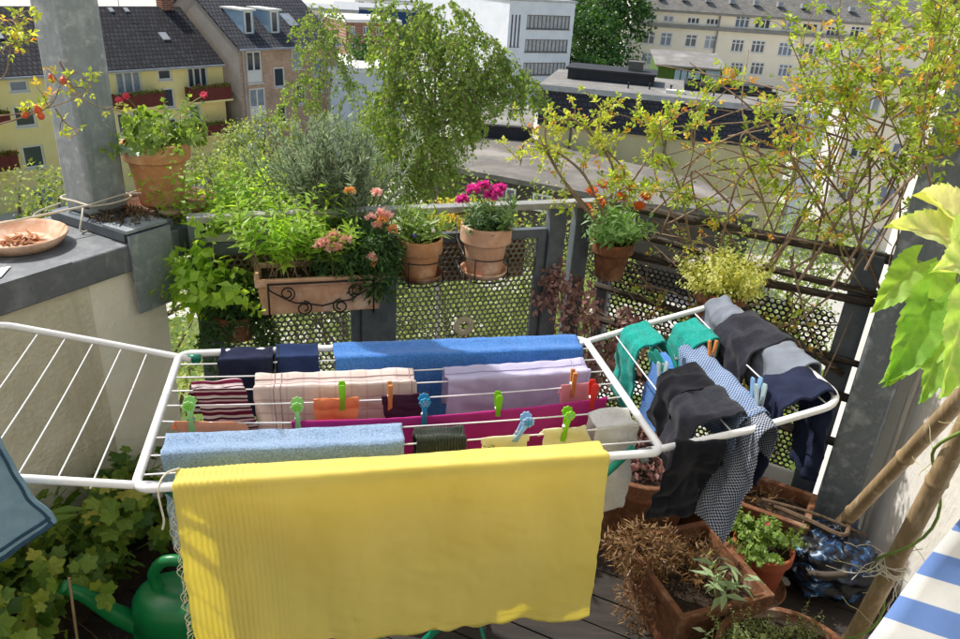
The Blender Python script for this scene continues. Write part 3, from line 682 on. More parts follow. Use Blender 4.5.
t = thing('wooden_railing', 'old wooden rail over a dark perforated panel, woven with bare twigs', 'railing', M=MQ)
def beam(x0, z0, x1, z1, h, y=0., d=.04):
    b_ = MB(); pts = spline([(x0, y, z0), ((x0+x1)/2+.02, y+.006, (z0+z1)/2-.008), (x1, y, z1)], 5)
    b_.tube(pts, [h*rnd.uniform(.46, .55) for _ in pts], 7, flat=.9); return b_
obj('top_rail', beam(.03, 1.045, 1.03, 1.05, .042), M_wood, t, world=False, smooth=True)
for z0, z1, h in ((.955, .93, .03), (.86, .90, .034), (.70, .66, .03), (.555, .52, .035), (.35, .33, .04)): obj('cross_bar', beam(.0, z0, 1.055, z1, h, -.03), M_wood, t, world=False, smooth=True)
obj('cross_bar', beam(.25, .9, .98, .62, .028, -.05), M_wood, t, world=False, smooth=True)
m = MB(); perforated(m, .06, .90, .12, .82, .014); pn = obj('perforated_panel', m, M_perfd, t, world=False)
for a, b in ((.0, .05), (.915, 1.0)):
    m = MB(); m.box((a, -.02, -.05), (b, .05, 1.06)); solid(obj('post', m, M_galvd, t, world=False), 0, bev=.005)

Cc = V((1.388, 2.305, -.05))
M_pillar = surf('dark_mottled_steel', lin('#9da4a8'), lin('#6d757b'), 15, .45, .1, 40, metal=.2, c3=lin('#7a8287'), stain=[(4, (3, 3, .35), .52, .72, .6, lin('#3d4347'))])
t = thing('steel_pillar', 'tall dark galvanised pillar at the right end of the railing', 'column', Cc, math.radians(62))
m = MB(); m.box((-.065, -.065, 0), (.065, .065, 3.4)); obj('shaft', solid(m, 0) if False else m, M_pillar, t, world=False); solid(t.children[0], 0, bev=.01)
m = MB(); m.box((-.1, -.1, .05), (.1, .1, .062)); obj('base_plate', m, M_galvd, t, world=False)

# white house wall on the right and its continuation outside
m = MB(); m.box((0, 0, -.3), (3.3, .3, 3.2)); MWR = Matrix.Translation((1.505, 2.27, 0)) @ Matrix.Rotation(math.radians(-91.5), 4, 'Z')
t = thing('house_wall', 'white roughly ribbed house wall behind the bamboo canes', 'wall', M=MWR)
obj('render', m, M_wallr, t, world=False)
m = MB(); pts = [(.012, -.008, z*.1) for z in range(-2, 31)]; m.tube([(x+rnd.uniform(-.003, .003), y, z) for x, y, z in pts], .011, 7); obj('edge_bead', m, M_wallr, t, world=False, smooth=True)
MWO = Matrix.Translation((1.527, 2.45, 0)) @ Matrix.Rotation(math.radians(68), 4, 'Z')
m = MB(); m.box((0, -.25, GZ), (1.15, 0, 3.4))
t = thing('outer_wall', 'sunlit white outer wall beyond the right hand pillar', 'wall', M=MWO); obj('render', m, M_whited, t, world=False)

# ------------------------------------------------------------------ the drying rack
RK = Matrix.Translation((-.64, 1.14, .92)) @ Matrix.Rotation(math.radians(12.76), 4, 'Z')
def rk(u, v, z=0.): return RK @ V((u, v, z))
M_white = surf('white_enamel', lin('#ebebec'), lin('#dfdfdf'), 6, .3, 0, spec=.5, stain=[(60, (1, 1, 1), .66, .72, .7, lin('#a58a6a')), (12, (1, 1, 1), .58, .7, .3, lin('#b9b6ae'))])
M_green = plain('teal_green_plastic', lin('#0f7a62'), .35)
M_greyp = plain('grey_plastic', lin('#7b7f84'), .5)
UW, VW = 1.09, .55
WIN = -.03
ca, sa = math.cos(math.radians(15)), math.sin(math.radians(15))
def wr(w, v, h=0.): return rk(UW+w*ca-h*sa, v, w*sa+h*ca)      # right wing
def wl(w, v, h=0.): return rk(-w*ca+h*sa, v, w*sa+h*ca)        # left wing
t = thing('drying_rack', 'white folding clothes rack with both wings raised and teal green legs', 'clothes rack', M=RK)
def loop(u0, u1, v0, v1, r=.04):
    pts = []
    for cx, cy, a0 in ((u1-r, v1-r, 0), (u0+r, v1-r, 90), (u0+r, v0+r, 180), (u1-r, v0+r, 270)):
        for k in range(7): a = math.radians(a0+15*k); pts.append((cx+r*math.cos(a), cy+r*math.sin(a)))
    return pts+[pts[0]]
m = MB(); m.tube([rk(u, v) for u, v in loop(0, UW, 0, VW, .03)], .0095, 10, cap=False); fr = obj('frame', m, M_white, t, smooth=True)
LV = [.045+.064*i for i in range(8)]
SAG = {0: .004, 1: .012, 2: .010, 3: .030, 4: .014, 5: .010, 6: .010, 7: .006}
def line_z(i, u): x = u/UW; return -SAG[i]*4*x*(1-x)
for i, v in enumerate(LV):
    m = MB(); m.tube([rk(UW*k/16, v, line_z(i, UW*k/16)) for k in range(17)], .0019, 6); obj('line', m, M_white, fr, smooth=True)
WLN = [.085, .165, .245, .325, .395]
for nm, fn in (('wing', wr), ('wing', wl)):
    pts = [fn(.012, VW-.015)]+[fn(w_, v_) for w_, v_ in ((.30, VW-.012),)]
    arc1 = [fn(.375+.055*math.sin(math.radians(a)), VW-.067+.055*math.cos(math.radians(a))) for a in range(0, 91, 15)]
    arc2 = [fn(.375+.055*math.cos(math.radians(a)), .045-.055*math.sin(math.radians(a))) for a in range(0, 91, 15)]
    m = MB(); m.tube([fn(-.03, VW-.02), fn(.012, VW-.016), fn(.2, VW-.012)]+arc1+arc2+[fn(.2, -.01), fn(.012, .012), fn(-.03, .02)], .0085, 10); wg = obj(nm, m, M_white, t, smooth=True)
    for w_ in (WLN if fn is wr else [.075, .135, .2, .262, .322]):
        m = MB(); m.tube([fn(w_, -.008+(VW-.006)*k/8, -.004-.006*math.sin(PI*k/8)) for k in range(9)], .0019, 6); obj('line', m, M_white, wg, smooth=True)
for u, v, s in ((.03, VW, 1), (UW-.03, VW, -1), (.03, 0, 1), (UW-.03, 0, -1)):
    m = MB(); m.tube([rk(u-.008*s, v+.014*(1 if v == 0 else -1), -.004), rk(u+.022*s, v+.014*(1 if v == 0 else -1), -.006)], .009, 10); m.tube([rk(u+.01*s, v, -.02), rk(u+.01*s, v+.02*(1 if v == 0 else -1), -.014)], .010, 8); obj('hinge', m, M_green if v else M_greyp, t, smooth=True)
for v in (.03, VW-.03):
    for u0, u1 in ((UW-.05, .27), (.05 if v < .1 else .15, UW-.27)):
        q = .012 if u0 > u1 else -.012
        m = MB(); m.tube([rk(u0, v+q, -.012), rk(u1, v+q, -.905)], .009, 10); lg = obj('leg', m, M_green, t, smooth=True)
        m = MB(); m.tube([rk(u1, v+q, -.918), rk(u1+(u1-u0)*-.02, v+q, -.885)], .0125, 8); obj('foot_cap', m, M_greyp, lg)
for u1, q in ((.27, .012), (UW-.27, -.012)):
    m = MB(); m.tube([rk(u1+.02*(1 if u1 < .5 else -1), .03+q, -.86), rk(u1+.02*(1 if u1 < .5 else -1), VW-.03+q, -.86)], .007, 8); obj('cross_tube', m, M_green, t, smooth=True)

# unseen front of the balcony's house, added to bounce sunlight onto the laundry
M_hf = surf('white_house_render', lin('#d6d2c9'), lin('#c6c2b8'), 1.5, .95, .5, 40, bdist=.006)
t = thing('bounce_house_front', 'unseen white house front with a balcony door, added to bounce sunlight', 'wall', M=Matrix.Translation((0, -.85, 0)) @ Matrix.Rotation(PI, 4, 'Z'))
HD = [(-3.6, .02, -2.6, 2.15), (1.6, .9, 3.0, 2.1)]
m = MB(); wall_holes(m, -6, 6, -14, 6, HD, .14); obj('render', m, M_hf, t, world=False)
for r in HD: window(t, r, .14, 2, 1, .07)

t = thing('lit_patch_board', 'white board standing in for a sunlit patch at the foot of the wooden railing', 'board', M=MQ @ Matrix.Translation((.86, -.05, 0)))  # added board, its white colour stands for a sunlit strip at deck level
m = MB(); m.box((-.07, -.008, .002), (.055, .008, .16)); solid(obj('panel', m, M_whited, t, world=False), 0, bev=.002)
m = MB(); m.box((-.03, -.0095, .03), (.03, -.0082, .085)); obj('grey_mark', m, surf('grey_smudge', lin('#b9b7b1'), lin('#8f8d88'), 40, .9, .1), t, world=False)

# ------------------------------------------------------------------ laundry
def resample(pts, n):
    p = [V((a, b, 0)) for a, b in pts]
    q = spline(p, 12) if len(p) > 2 else p
    L = [0]
    for i in range(1, len(q)): L.append(L[-1]+(q[i]-q[i-1]).length)
    out = []; j = 0
    for i in range(n+1):
        s = L[-1]*i/n
        while j < len(L)-2 and L[j+1] < s: j += 1
        f = (s-L[j])/max(L[j+1]-L[j], 1e-9); out.append((q[j].lerp(q[j+1], min(1, f)), s))
    return out, L[-1]

SURF = {}
def seam(o, key, path, r, mat, name='seam', lift=.0035):
    """a stitched seam following the cloth surface"""
    fn = SURF[key][0]; m = MB(); pts = [V(fn(i, j)) for i, j in path]; up = V((0, -.55, .83))
    m.tube([p+up*lift for p in pts], r, 5); return obj(name, m, mat, o, smooth=True)
def ipath(j, a=0., b=1., n=40): return [(a+(b-a)*k/n, j) for k in range(n+1)]
def jpath(i, a=0., b=1., n=40): return [(i, a+(b-a)*k/n) for k in range(n+1)]
def drape(name, label, cat, mat, prof, a0, a1, axis='u', wr_=.006, seed=1, line=None, th=.003, skew=0., taper_=0., nu=44, ns=54, hem=.004, group=None, freq=11., pleat=None, round_=0., sag=0., crump=.0015, sub=0):
    """hang a cloth over lines: prof runs across the lines as (distance, height) from one hem over the top to the other"""
    pr, L = resample(prof, ns)
    zt = max(p[0].y for p in pr); it = max(range(len(pr)), key=lambda i: pr[i][0].y); st = pr[it][1]
    Wd = a1-a0
    def fn(i, j):
        k = min(ns, int(round(j*ns))); p, s = pr[k]; a = a0+Wd*i
        q0, q1 = pr[max(k-1, 0)][0], pr[min(k+1, ns)][0]; tn = (q1-q0).normalized(); nr = V((-tn.y, tn.x, 0))
        hang = min(1, max(0, (zt-p.y)/.10)); dist = s-st
        f = noise.noise(V((a*freq, seed*7.3, dist*2.2))); f2 = noise.noise(V((a*freq*2.7+3, seed*3.1, dist*4)))
        g1 = noise.noise(V((a*17+seed, dist*9, seed*1.7))); g2 = noise.noise(V((a*9-dist*21, dist*14+a*6, seed*2.9)))
        d = wr_*hang*(f*1.5+f2*.6)+crump*(1.6*(1-2.6*abs(g1))+1.3*(1-2.6*abs(g2))+.6*noise.noise(V((a*46, dist*30, seed))))*(.55+.45*hang)
        if pleat and i < pleat[0]: d += pleat[1]*math.sin(a*2*PI/pleat[2]+.8*noise.noise(V((a*30, dist*5, 3))))*min(1, (pleat[0]-i)*8)*(.4+.6*hang)
        b, z = p.x+nr.x*d, p.y+nr.y*d
        edge = (.004*noise.noise(V((dist*16, seed, 5)))+.003*noise.noise(V((dist*45, seed, 9))))
        aa = a+edge*(1 if i > .5 else -1)*abs(2*i-1)**3+skew*dist
        aa -= taper_*(i-.5)*max(0, abs(dist)-.01)
        if round_: aa = a0+Wd/2+(aa-a0-Wd/2)*(1-round_*max(0, min(1, (zt-z)/.09))**2)
        if k in (0, ns): z += hem*noise.noise(V((a*18, seed, 1)))*2
        if line is not None: z += line_z(line, max(0, min(UW, a)))
        z -= sag*4*i*(1-i)*1.
        return rk(aa, b, z) if axis == 'u' else rk(b, aa, z)
    m = MB(); m.grid(fn, nu, ns, lambda i, j: (a0+Wd*i, L*j))
    SURF[name+str(seed)] = (fn, nu, ns)
    o = obj(name, m, mat, label=label, cat=cat, group=group, smooth=True)
    if th: solid(o, th, 0)
    return o

def over(v1, v0, front, back, z=.006, z1=None):
    """profile over two lines (v1 far, v0 near): back hem .. front hem"""
    z1 = z if z1 is None else z1
    return [(v1+.012, z1-back), (v1+.010, z1-back*.45), (v1+.007, z1-.012), (v1, z1+.001), ((v1+v0)/2, (z+z1)/2-.008), (v0, z+.001), (v0-.007, z-.012), (v0-.010, z-front*.45), (v0-.011, z-front)]
def one(v, front, back, z=.004):
    return [(v+.010, z-back), (v+.007, z-back*.5), (v+.005, z-.008), (v, z+.001), (v-.005, z-.008), (v-.007, z-front*.5), (v-.009, z-front)]

M_ylw = cloth('yellow_cotton', lin('#fcf2a4'), lin('#f8ec8e'), 900, .3, .56, .85, 5, tcol=(.98, .985, .5, 1))
M_btow = cloth('blue_towelling', lin('#5a9cec'), lin('#4788de'), 420, .8, .12, 1, 10, fuzz=.35)
M_ltow = cloth('light_blue_towelling', lin('#bcd7fa'), lin('#a8c8f2'), 420, .8, .25, 1, 10, fuzz=.4, tcol=(1, 1.05, .75, 1))
M_navy = cloth('navy_denim', lin('#2a3048'), lin('#20253a'), 700, .4, .03, .95, 20)
M_nav2 = cloth('dark_blue_knit', lin('#2c3c63'), lin('#222f50'), 700, .5, .03, .95, 20)
M_blk = cloth('black_knit', lin('#1e1e26'), lin('#15151b'), 500, .6, .02, 1, 20, fuzz=.1)
M_blk2 = cloth('charcoal_knit', lin('#34353f'), lin('#272831'), 500, .6, .03, 1, 20, fuzz=.15)
M_gry = cloth('blue_grey_cotton', lin('#8b929d'), lin('#737a87'), 600, .4, .15, .95, 14)
M_gry2 = cloth('heather_grey_knit', lin('#7c828c'), lin('#666c78'), 500, .6, .1, 1, 40)
def plaid(nt, uv):
    s = nt.nodes.new('ShaderNodeSeparateXYZ'); nt.links.new(uv, s.inputs[0])
    def line(sock, fr, w_):
        a = N(nt, 'ShaderNodeMath'); a.operation = 'MULTIPLY'; nt.links.new(sock, a.inputs[0]); a.inputs[1].default_value = fr
        b = N(nt, 'ShaderNodeMath'); b.operation = 'FRACT'; nt.links.new(a.outputs[0], b.inputs[0])
        c = N(nt, 'ShaderNodeMath'); c.operation = 'LESS_THAN'; nt.links.new(b.outputs[0], c.inputs[0]); c.inputs[1].default_value = w_; return c.outputs[0]
    c = mixcol(nt, lin('#f5e9e2'), lin('#ead8d2'), line(s.outputs[0], 26, .14))
    return mixcol(nt, c, lin('#e2cecb'), line(s.outputs[1], 26, .12))
M_plaid = cloth('pale_pink_check', lin('#ead8d2'), None, 800, .2, .4, .9, 10, pattern=plaid)
M_lav = cloth('pale_lavender_cotton', lin('#dfddf2'), lin('#ccc8e4'), 800, .25, .4, .9, 9, tcol=(1.05, .92, 1.0, 1))
def mstripe(nt, uv):
    s = nt.nodes.new('ShaderNodeSeparateXYZ'); nt.links.new(uv, s.inputs[0])
    a = N(nt, 'ShaderNodeMath'); a.operation = 'MULTIPLY'; nt.links.new(s.outputs[1], a.inputs[0]); a.inputs[1].default_value = 38
    b = N(nt, 'ShaderNodeMath'); b.operation = 'FRACT'; nt.links.new(a.outputs[0], b.inputs[0])
    return ramp(nt, b.outputs[0], [(0, lin('#6f1f3a')), (.36, lin('#6f1f3a')), (.40, lin('#e6d6d6')), (.62, lin('#e6d6d6')), (.66, lin('#4c1c30')), (.80, lin('#4c1c30')), (.84, lin('#d9b9bf')), (1, lin('#d9b9bf'))])
M_mstr = cloth('maroon_striped_jersey', lin('#7a2743'), None, 700, .3, .2, .95, 10, pattern=mstripe)
M_peach = cloth('peach_satin', lin('#f0b896'), lin('#e29c78'), 900, .15, .35, .6, 14)
M_orng = cloth('orange_satin', lin('#f6a676'), lin('#ee8a58'), 900, .15, .3, .55, 14)
M_plum = cloth('plum_satin', lin('#4a2b40'), lin('#38202f'), 900, .2, .1, .6, 14)
M_pink = cloth('pale_pink_jersey', lin('#f0b4bd'), lin('#e49aa8'), 900, .2, .35, .9, 14)
M_mag = cloth('magenta_cotton', lin('#d447a0'), lin('#bd3384'), 900, .25, .34, .85, 6, tcol=(1.0, .7, .75, 1))
M_sock = cloth('dark_olive_knit', lin('#3d4638'), lin('#2c342a'), 400, .9, .04, 1, 30, fuzz=.2, uvfreq=46)
M_cream2 = cloth('cream_cotton', lin('#f8f4d6'), lin('#efe9c0'), 900, .25, .4, .9, 12)
M_wtow = cloth('white_towelling', lin('#ffffff'), lin('#f8f6f0'), 420, .7, .45, 1, 12, fuzz=.3, speck=(.86, 1.05))
M_teal = cloth('turquoise_fleece', lin('#2cb9ac'), lin('#1f9d92'), 500, .5, .22, 1, 14, fuzz=.2)
M_tealg = cloth('pale_toe_patch', lin('#b9c6c4'), lin('#9fb0af'), 500, .5, .2, 1, 14)
M_denim = cloth('washed_denim', lin('#8aa9bb'), lin('#7595aa'), 900, .5, .08, .95, 30)
M_denimd = cloth('denim_seam', lin('#39566e'), lin('#2c455a'), 900, .5, .03, .95, 60)
def ging(nt, uv):
    m_ = stretched(nt, uv, (1, 1, 1)); ck = N(nt, 'ShaderNodeTexChecker', Scale=250); nt.links.new(m_, ck.inputs[0])
    ck.inputs['Color1'].default_value = lin('#28304a'); ck.inputs['Color2'].default_value = lin('#b4bac6'); return ck.outputs[0]
M_ging = cloth('navy_white_micro_check', lin('#7d879b'), None, 900, .2, .2, .95, 10, pattern=ging)
def gingb(nt, uv):
    m_ = stretched(nt, uv, (1, 1, 1)); ck = N(nt, 'ShaderNodeTexChecker', Scale=230); nt.links.new(m_, ck.inputs[0])
    ck.inputs['Color1'].default_value = lin('#3f5f94'); ck.inputs['Color2'].default_value = lin('#aebdd2'); return ck.outputs[0]
M_gingb = cloth('blue_white_micro_check', lin('#7d97c0'), None, 900, .2, .25, .95, 10, pattern=gingb)

M_pinkseam = plain('dusky_pink_seam', lin('#b79a9c'), .9); M_lavseam = plain('lavender_seam', lin('#b9b6d6'), .9)
# along the main lines, from the far tube to the near tube
drape('trousers', 'dark navy trousers at the far left end of the rack beside the blue towel', 'trousers', M_navy, over(.553, .493, .17, .2, .012), .10, .232, wr_=.010, seed=1, th=.003, crump=.004)
drape('shorts', 'short dark blue garment folded over the far tube next to the bright blue towel', 'garment', M_nav2, over(.555, .493, .085, .15, .014), .238, .345, wr_=.007, seed=2, th=.004, crump=.004, skew=.05)
drape('blue_towel', 'bright blue terry towel over the far edge of the rack', 'towel', M_btow, over(.556, .480, .30, .3, .012), .388, 1.062, wr_=.005, seed=3, th=.004, nu=90, crump=.0015)
drape('checked_shirt', 'pale pink checked shirt folded over two lines in front of the dark trousers', 'shirt', M_plaid, over(.429, .365, .135, .12, .008), .195, .585, wr_=.010, seed=4, th=.002, nu=80, crump=.003, line=5)
drape('lavender_shirt', 'pale lavender shirt spread over two lines in front of the blue towel', 'shirt', M_lav, over(.429, .365, .14, .12, .008), .665, 1.045, wr_=.009, seed=5, th=.002, nu=80, crump=.003, line=5)
drape('striped_top', 'maroon and white striped top hanging at the left end of the rack', 'top', M_mstr, over(.40, .365, .125, .1, .008), .048, .165, wr_=.009, seed=6, th=.002, crump=.004, line=5, skew=.22)
drape('peach_cloth', 'small peach satin garment pegged at the left end of the rack', 'garment', M_peach, one(.237, .085, .03), .035, .185, wr_=.006, seed=7, th=.0015, crump=.003, line=3, skew=.25, taper_=-.3)
drape('orange_cup', 'orange satin bra cup hanging from a green peg', 'bra', M_orng, one(.301, .07, .03, .012), .335, .44, wr_=.01, seed=8, th=.0015, line=4, round_=.2, crump=.004)
drape('plum_cup', 'dark plum bra cup behind the blue flower peg', 'bra', M_plum, one(.301, .07, .03, .014), .495, .61, wr_=.012, seed=9, th=.002, line=4, round_=.3, crump=.004)
drape('pink_cloth', 'small pale pink cloth pegged at the right end behind the magenta cloth', 'cloth', M_pink, one(.301, .075, .03, .01), .945, 1.03, wr_=.005, seed=10, th=.0015, line=4)
drape('magenta_cloth', 'long magenta cloth pegged in a sagging row across the rack', 'cloth', M_mag, one(.237, .16, .012), .285, 1.045, wr_=.006, seed=11, th=.0016, nu=110, line=3, crump=.001)
drape('light_blue_towel', 'light blue terry towel hanging just behind the yellow cloth', 'towel', M_ltow, over(.173, .109, .25, .2, .010), .03, .53, wr_=.004, seed=12, th=.004, nu=80, line=2, crump=.002)
drape('olive_sock', 'dark olive ribbed knit sock folded over a line right of the light blue towel', 'sock', M_sock, over(.150, .109, .12, .1, .012), .556, .668, wr_=.005, seed=13, th=.008, line=1, crump=.004)
drape('baby_bib', 'small cream cloth with a faint green print under the pale blue peg', 'cloth', M_cream2, one(.109, .09, .02), .704, .812, wr_=.005, seed=14, th=.0015, line=1, skew=-.1)
drape('baby_cloth', 'small cream cloth slung crookedly under the lime flower peg', 'cloth', M_cream2, one(.109, .085, .02, .014), .845, .945, wr_=.012, seed=15, th=.0015, line=1, skew=.2, crump=.005, taper_=-.6)
drape('white_towel', 'creamy white towel hanging down at the right end of the rack', 'towel', M_wtow, over(.173, .109, .25, .18, .010), .975, 1.075, wr_=.010, seed=16, th=.004, line=1, crump=.006)
YP = [(.060, -.26), (.058, -.14), (.053, -.012), (.045, .004), (.02, .003), (.0, .0125), (-.012, .0), (-.016, -.10), (-.020, -.25), (-.022, -.445)]
yc = drape('yellow_cloth', 'large yellow cotton cloth with a pleated left side over the front of the rack', 'cloth', M_ylw, YP, .072, .958, wr_=.016, seed=17, th=.0022, nu=330, ns=110, pleat=(.24, .0017, .0105), freq=5.0, hem=.010, crump=.0009, skew=.012)
B_ = bpy.data.objects
seam(yc, 'yellow_cloth17', ipath(.972), .0011, M_ylw, 'hem', .002)
for nm, key, js, mt in (('checked_shirt', 'checked_shirt4', (.44, .50), M_pinkseam), ('lavender_shirt', 'lavender_shirt5', (.44,), M_lavseam), ('trousers', 'trousers1', (.40,), M_blk2), ('shorts', 'shorts2', (.36, .44), M_blk2)):
    for j in js: seam(B_[nm], key, ipath(j), .0014, mt, lift=.0022)
for nm, key, ii, mt in (('checked_shirt', 'checked_shirt4', (.12, .16, .97), M_pinkseam), ('lavender_shirt', 'lavender_shirt5', (.90, .975), M_lavseam), ('trousers', 'trousers1', (.93,), M_blk2), ('shorts', 'shorts2', (.06,), M_blk2)):
    for i in ii: seam(B_[nm], key, jpath(i, .3, .98), .0013, mt, lift=.0022)
def print_marks():
    m = MB()
    for k in range(26):
        a, z = rnd.uniform(.712, .742), rnd.uniform(-.055, -.012); m.leaf(rk(a, .1005, z+line_z(1, a)), V((rnd.uniform(-1, 1), 0, rnd.uniform(-1, 1))), V((0, -1, 0)), .008, .004, rnd.random())
    obj('print', m, leafmat('green_print', lin('#5d7a3a'), lin('#8a9a5a'), 0), bpy.data.objects['baby_bib'])
print_marks()
# fringe of the yellow cloth
m = MB()
for k in range(46):
    z = -.02-.43*(k+rnd.uniform(-.4, .4))/45; p = rk(.072, -.017, z); L_ = rnd.uniform(.012, .045); q1, q2 = rnd.uniform(.1, .7), rnd.uniform(-.1, .6)
    m.tube(spline([p, p+rk(-L_*q1*.6, rnd.uniform(-.006, .002), -.4*L_)-rk(0, 0, 0), p+rk(-L_*q2*.6, rnd.uniform(-.006, .006), -L_)-rk(0, 0, 0)], 3), .0008, 4)
obj('fringe', m, M_cord, yc)
m = MB(); m.tube(spline([rk(.075, .05, .006), rk(.055, .02, .016), rk(.045, -.01, .0), rk(.05, -.02, -.06), rk(.045, -.02, -.085)], 6), .0022, 6)
m2 = m; obj('hanging_thread', m2, M_cord, label='white drawstring looped over the front left corner of the rack', cat='cord')

# jeans leg at the far left, over the front tube of the left wing
def jean(i, j):
    tl, tr, br, bl = V((-.40, -.02, .26)), V((-.172, -.075, .190)), V((-.108, -.09, .010)), V((-.32, -.09, -.14))
    p = (tl*(1-i)+tr*i)*(1-j)+(bl*(1-i)+br*i)*j
    p.y += .010*noise.noise(V((i*5, j*4, 3)))*j-.012*math.sin(PI*i)*j; p.x += .004*noise.noise(V((j*5, 1, 2)))-.010*math.sin(PI*j)*i
    return rk(*p)
m = MB(); m.grid(jean, 30, 30); jn = solid(obj('jeans', m, M_denim, label='washed blue jeans leg hanging at the left edge over the rack wing', cat='jeans', smooth=True), .005)
m = MB(); m.tube([V(jean(.02+.96*k/20, .93))+V((0, -.003, .001)) for k in range(21)], .0032, 5); m.tube([V(jean(.02+.96*k/20, .985))+V((0, -.003, .001)) for k in range(21)], .004, 5)
m.tube([V(jean(.965, .03+.95*k/20))+V((0, -.003, .001)) for k in range(21)], .003, 5); obj('hem_seam', m, M_denimd, jn, smooth=True)

# right wing: profiles run across the wing (distance along the rack, height)
def wp(w_, h=.004): return (UW+w_*ca, w_*sa+h)
def wing_over(w0, w1, left, right, h=.006, bulge=.0):
    b0, z0 = wp(w0, h); b1, z1 = wp(w1, h)
    return [(b0-.014-bulge, z0-left), (b0-.012-bulge*.7, z0-left*.5), (b0-.009, z0-.014), (b0, z0+.002), ((b0+b1)/2, (z0+z1)/2+.002), (b1, z1+.002), (b1+.009, z1-.014), (b1+.012, z1-right*.5), (b1+.014, z1-right)]
K = dict(axis='v', nu=36, ns=50)
drape('turquoise_sock', 'turquoise sock with a pale toe hanging over the first line of the right wing', 'sock', M_teal, wing_over(.115, .175, .20, .12, .012), .40, .525, wr_=.010, seed=21, th=.006, crump=.004, **K)
drape('turquoise_sock', 'shorter turquoise sock beside the check cloth near the back of the right wing', 'sock', M_teal, wing_over(.235, .295, .12, .16, .014), .345, .475, wr_=.010, seed=22, th=.006, crump=.005, skew=.12, **K)
drape('grey_garment', 'blue grey garment folded over the far corner of the right wing', 'garment', M_gry, wing_over(.375, .415, .09, .16, .014), .42, .535, wr_=.010, seed=23, th=.005, crump=.006, **K)
drape('charcoal_garment', 'charcoal knitted garment heaped in folds beside the blue grey one', 'garment', M_blk2, wing_over(.345, .435, .15, .2, .016), .245, .425, wr_=.014, seed=24, th=.006, crump=.009, skew=.1, **K)
drape('grey_shirt', 'light blue grey shirt hanging over the outer bar of the right wing', 'shirt', M_gry, wing_over(.375, .442, .10, .14, .012), .125, .265, wr_=.012, seed=25, th=.004, crump=.006, **K)
drape('navy_garment', 'dark navy garment hanging at the front corner of the right wing', 'garment', M_navy, wing_over(.30, .405, .22, .25, .014), .012, .125, wr_=.016, seed=26, th=.006, crump=.007, **K)
drape('check_cloth', 'navy and white micro checked cloth hanging far down between the wing lines', 'cloth', M_ging, [(b_-(.10 if z_ < -.12 else .0)*min(1, (-.12-z_)/.15 if z_ < -.12 else 0), z_) for b_, z_ in wing_over(.225, .25, .265, .10, .004)], -.03, .17, axis='v', nu=50, ns=70, wr_=.022, seed=27, th=.002, crump=.004, skew=.18)
drape('blue_check_cloth', 'blue and white micro checked cloth laid along the middle line of the wing', 'cloth', M_gingb, wing_over(.205, .255, .10, .06, .008), .02, .36, axis='v', nu=50, ns=40, wr_=.006, seed=28, th=.002, crump=.003)
drape('black_sock', 'thick black knitted sock lying across the inner lines of the right wing', 'sock', M_blk, wing_over(.105, .185, .13, .10, .020), .145, .255, wr_=.014, seed=29, th=.005, crump=.007, **K)
drape('black_sock', 'thick black knitted sock in front of its pair, next to the wing front tube', 'sock', M_blk2, wing_over(.095, .19, .16, .16, .020), .022, .145, wr_=.014, seed=30, th=.005, crump=.007, **K)
b2 = [( .03, -.10+.02), (.012, -.02+.02), (0., .014), (-.012, .0), (-.016, -.08), (-.02, -.185)]
drape('black_sleeve', 'black knitted legging dangling over the front tube of the right wing', 'garment', M_blk, [(v_-.008, z_+.02) for v_, z_ in b2], UW+.02, UW+.14, wr_=.014, seed=31, th=.005, crump=.006, nu=36, ns=50, skew=-.22)
drape('blue_cloth', 'bright blue cloth peeking out under the turquoise sock', 'cloth', M_btow, wing_over(.15, .17, .22, .1, -.006), .28, .38, wr_=.010, seed=32, th=.003, **K)

M_dseam = plain('dark_seam', lin('#4a4c5a'), .9)
for nm, key in (('black_sock', 'black_sock29'), ('black_sock.001', 'black_sock30'), ('navy_garment', 'navy_garment26'), ('charcoal_garment', 'charcoal_garment24'), ('black_sleeve', 'black_sleeve31')):
    for j in (.035, .075, .93): seam(B_[nm], key, ipath(j), .0014, M_dseam, 'cuff_seam', .001)
    seam(B_[nm], key, jpath(.93, .02, .98), .0012, M_dseam, 'seam', .001)
M_dwh = plain('pale_seam', lin('#aab4c4'), .9)
for nm, key in (('grey_garment', 'grey_garment23'), ('grey_shirt', 'grey_shirt25'), ('blue_check_cloth', 'blue_check_cloth28')):
    seam(B_[nm], key, jpath(.05, .02, .98), .0013, M_dwh, lift=.001); seam(B_[nm], key, ipath(.10), .0013, M_dwh, lift=.001)
seam(B_['light_blue_towel'], 'light_blue_towel12', ipath(.90), .002, M_ltow, 'hem', .002); seam(B_['blue_towel'], 'blue_towel3', jpath(.988, .05, .95), .0022, M_btow, 'hem', .002)
seam(B_['magenta_cloth'], 'magenta_cloth11', ipath(.56), .0012, M_mag, 'hem', .001)
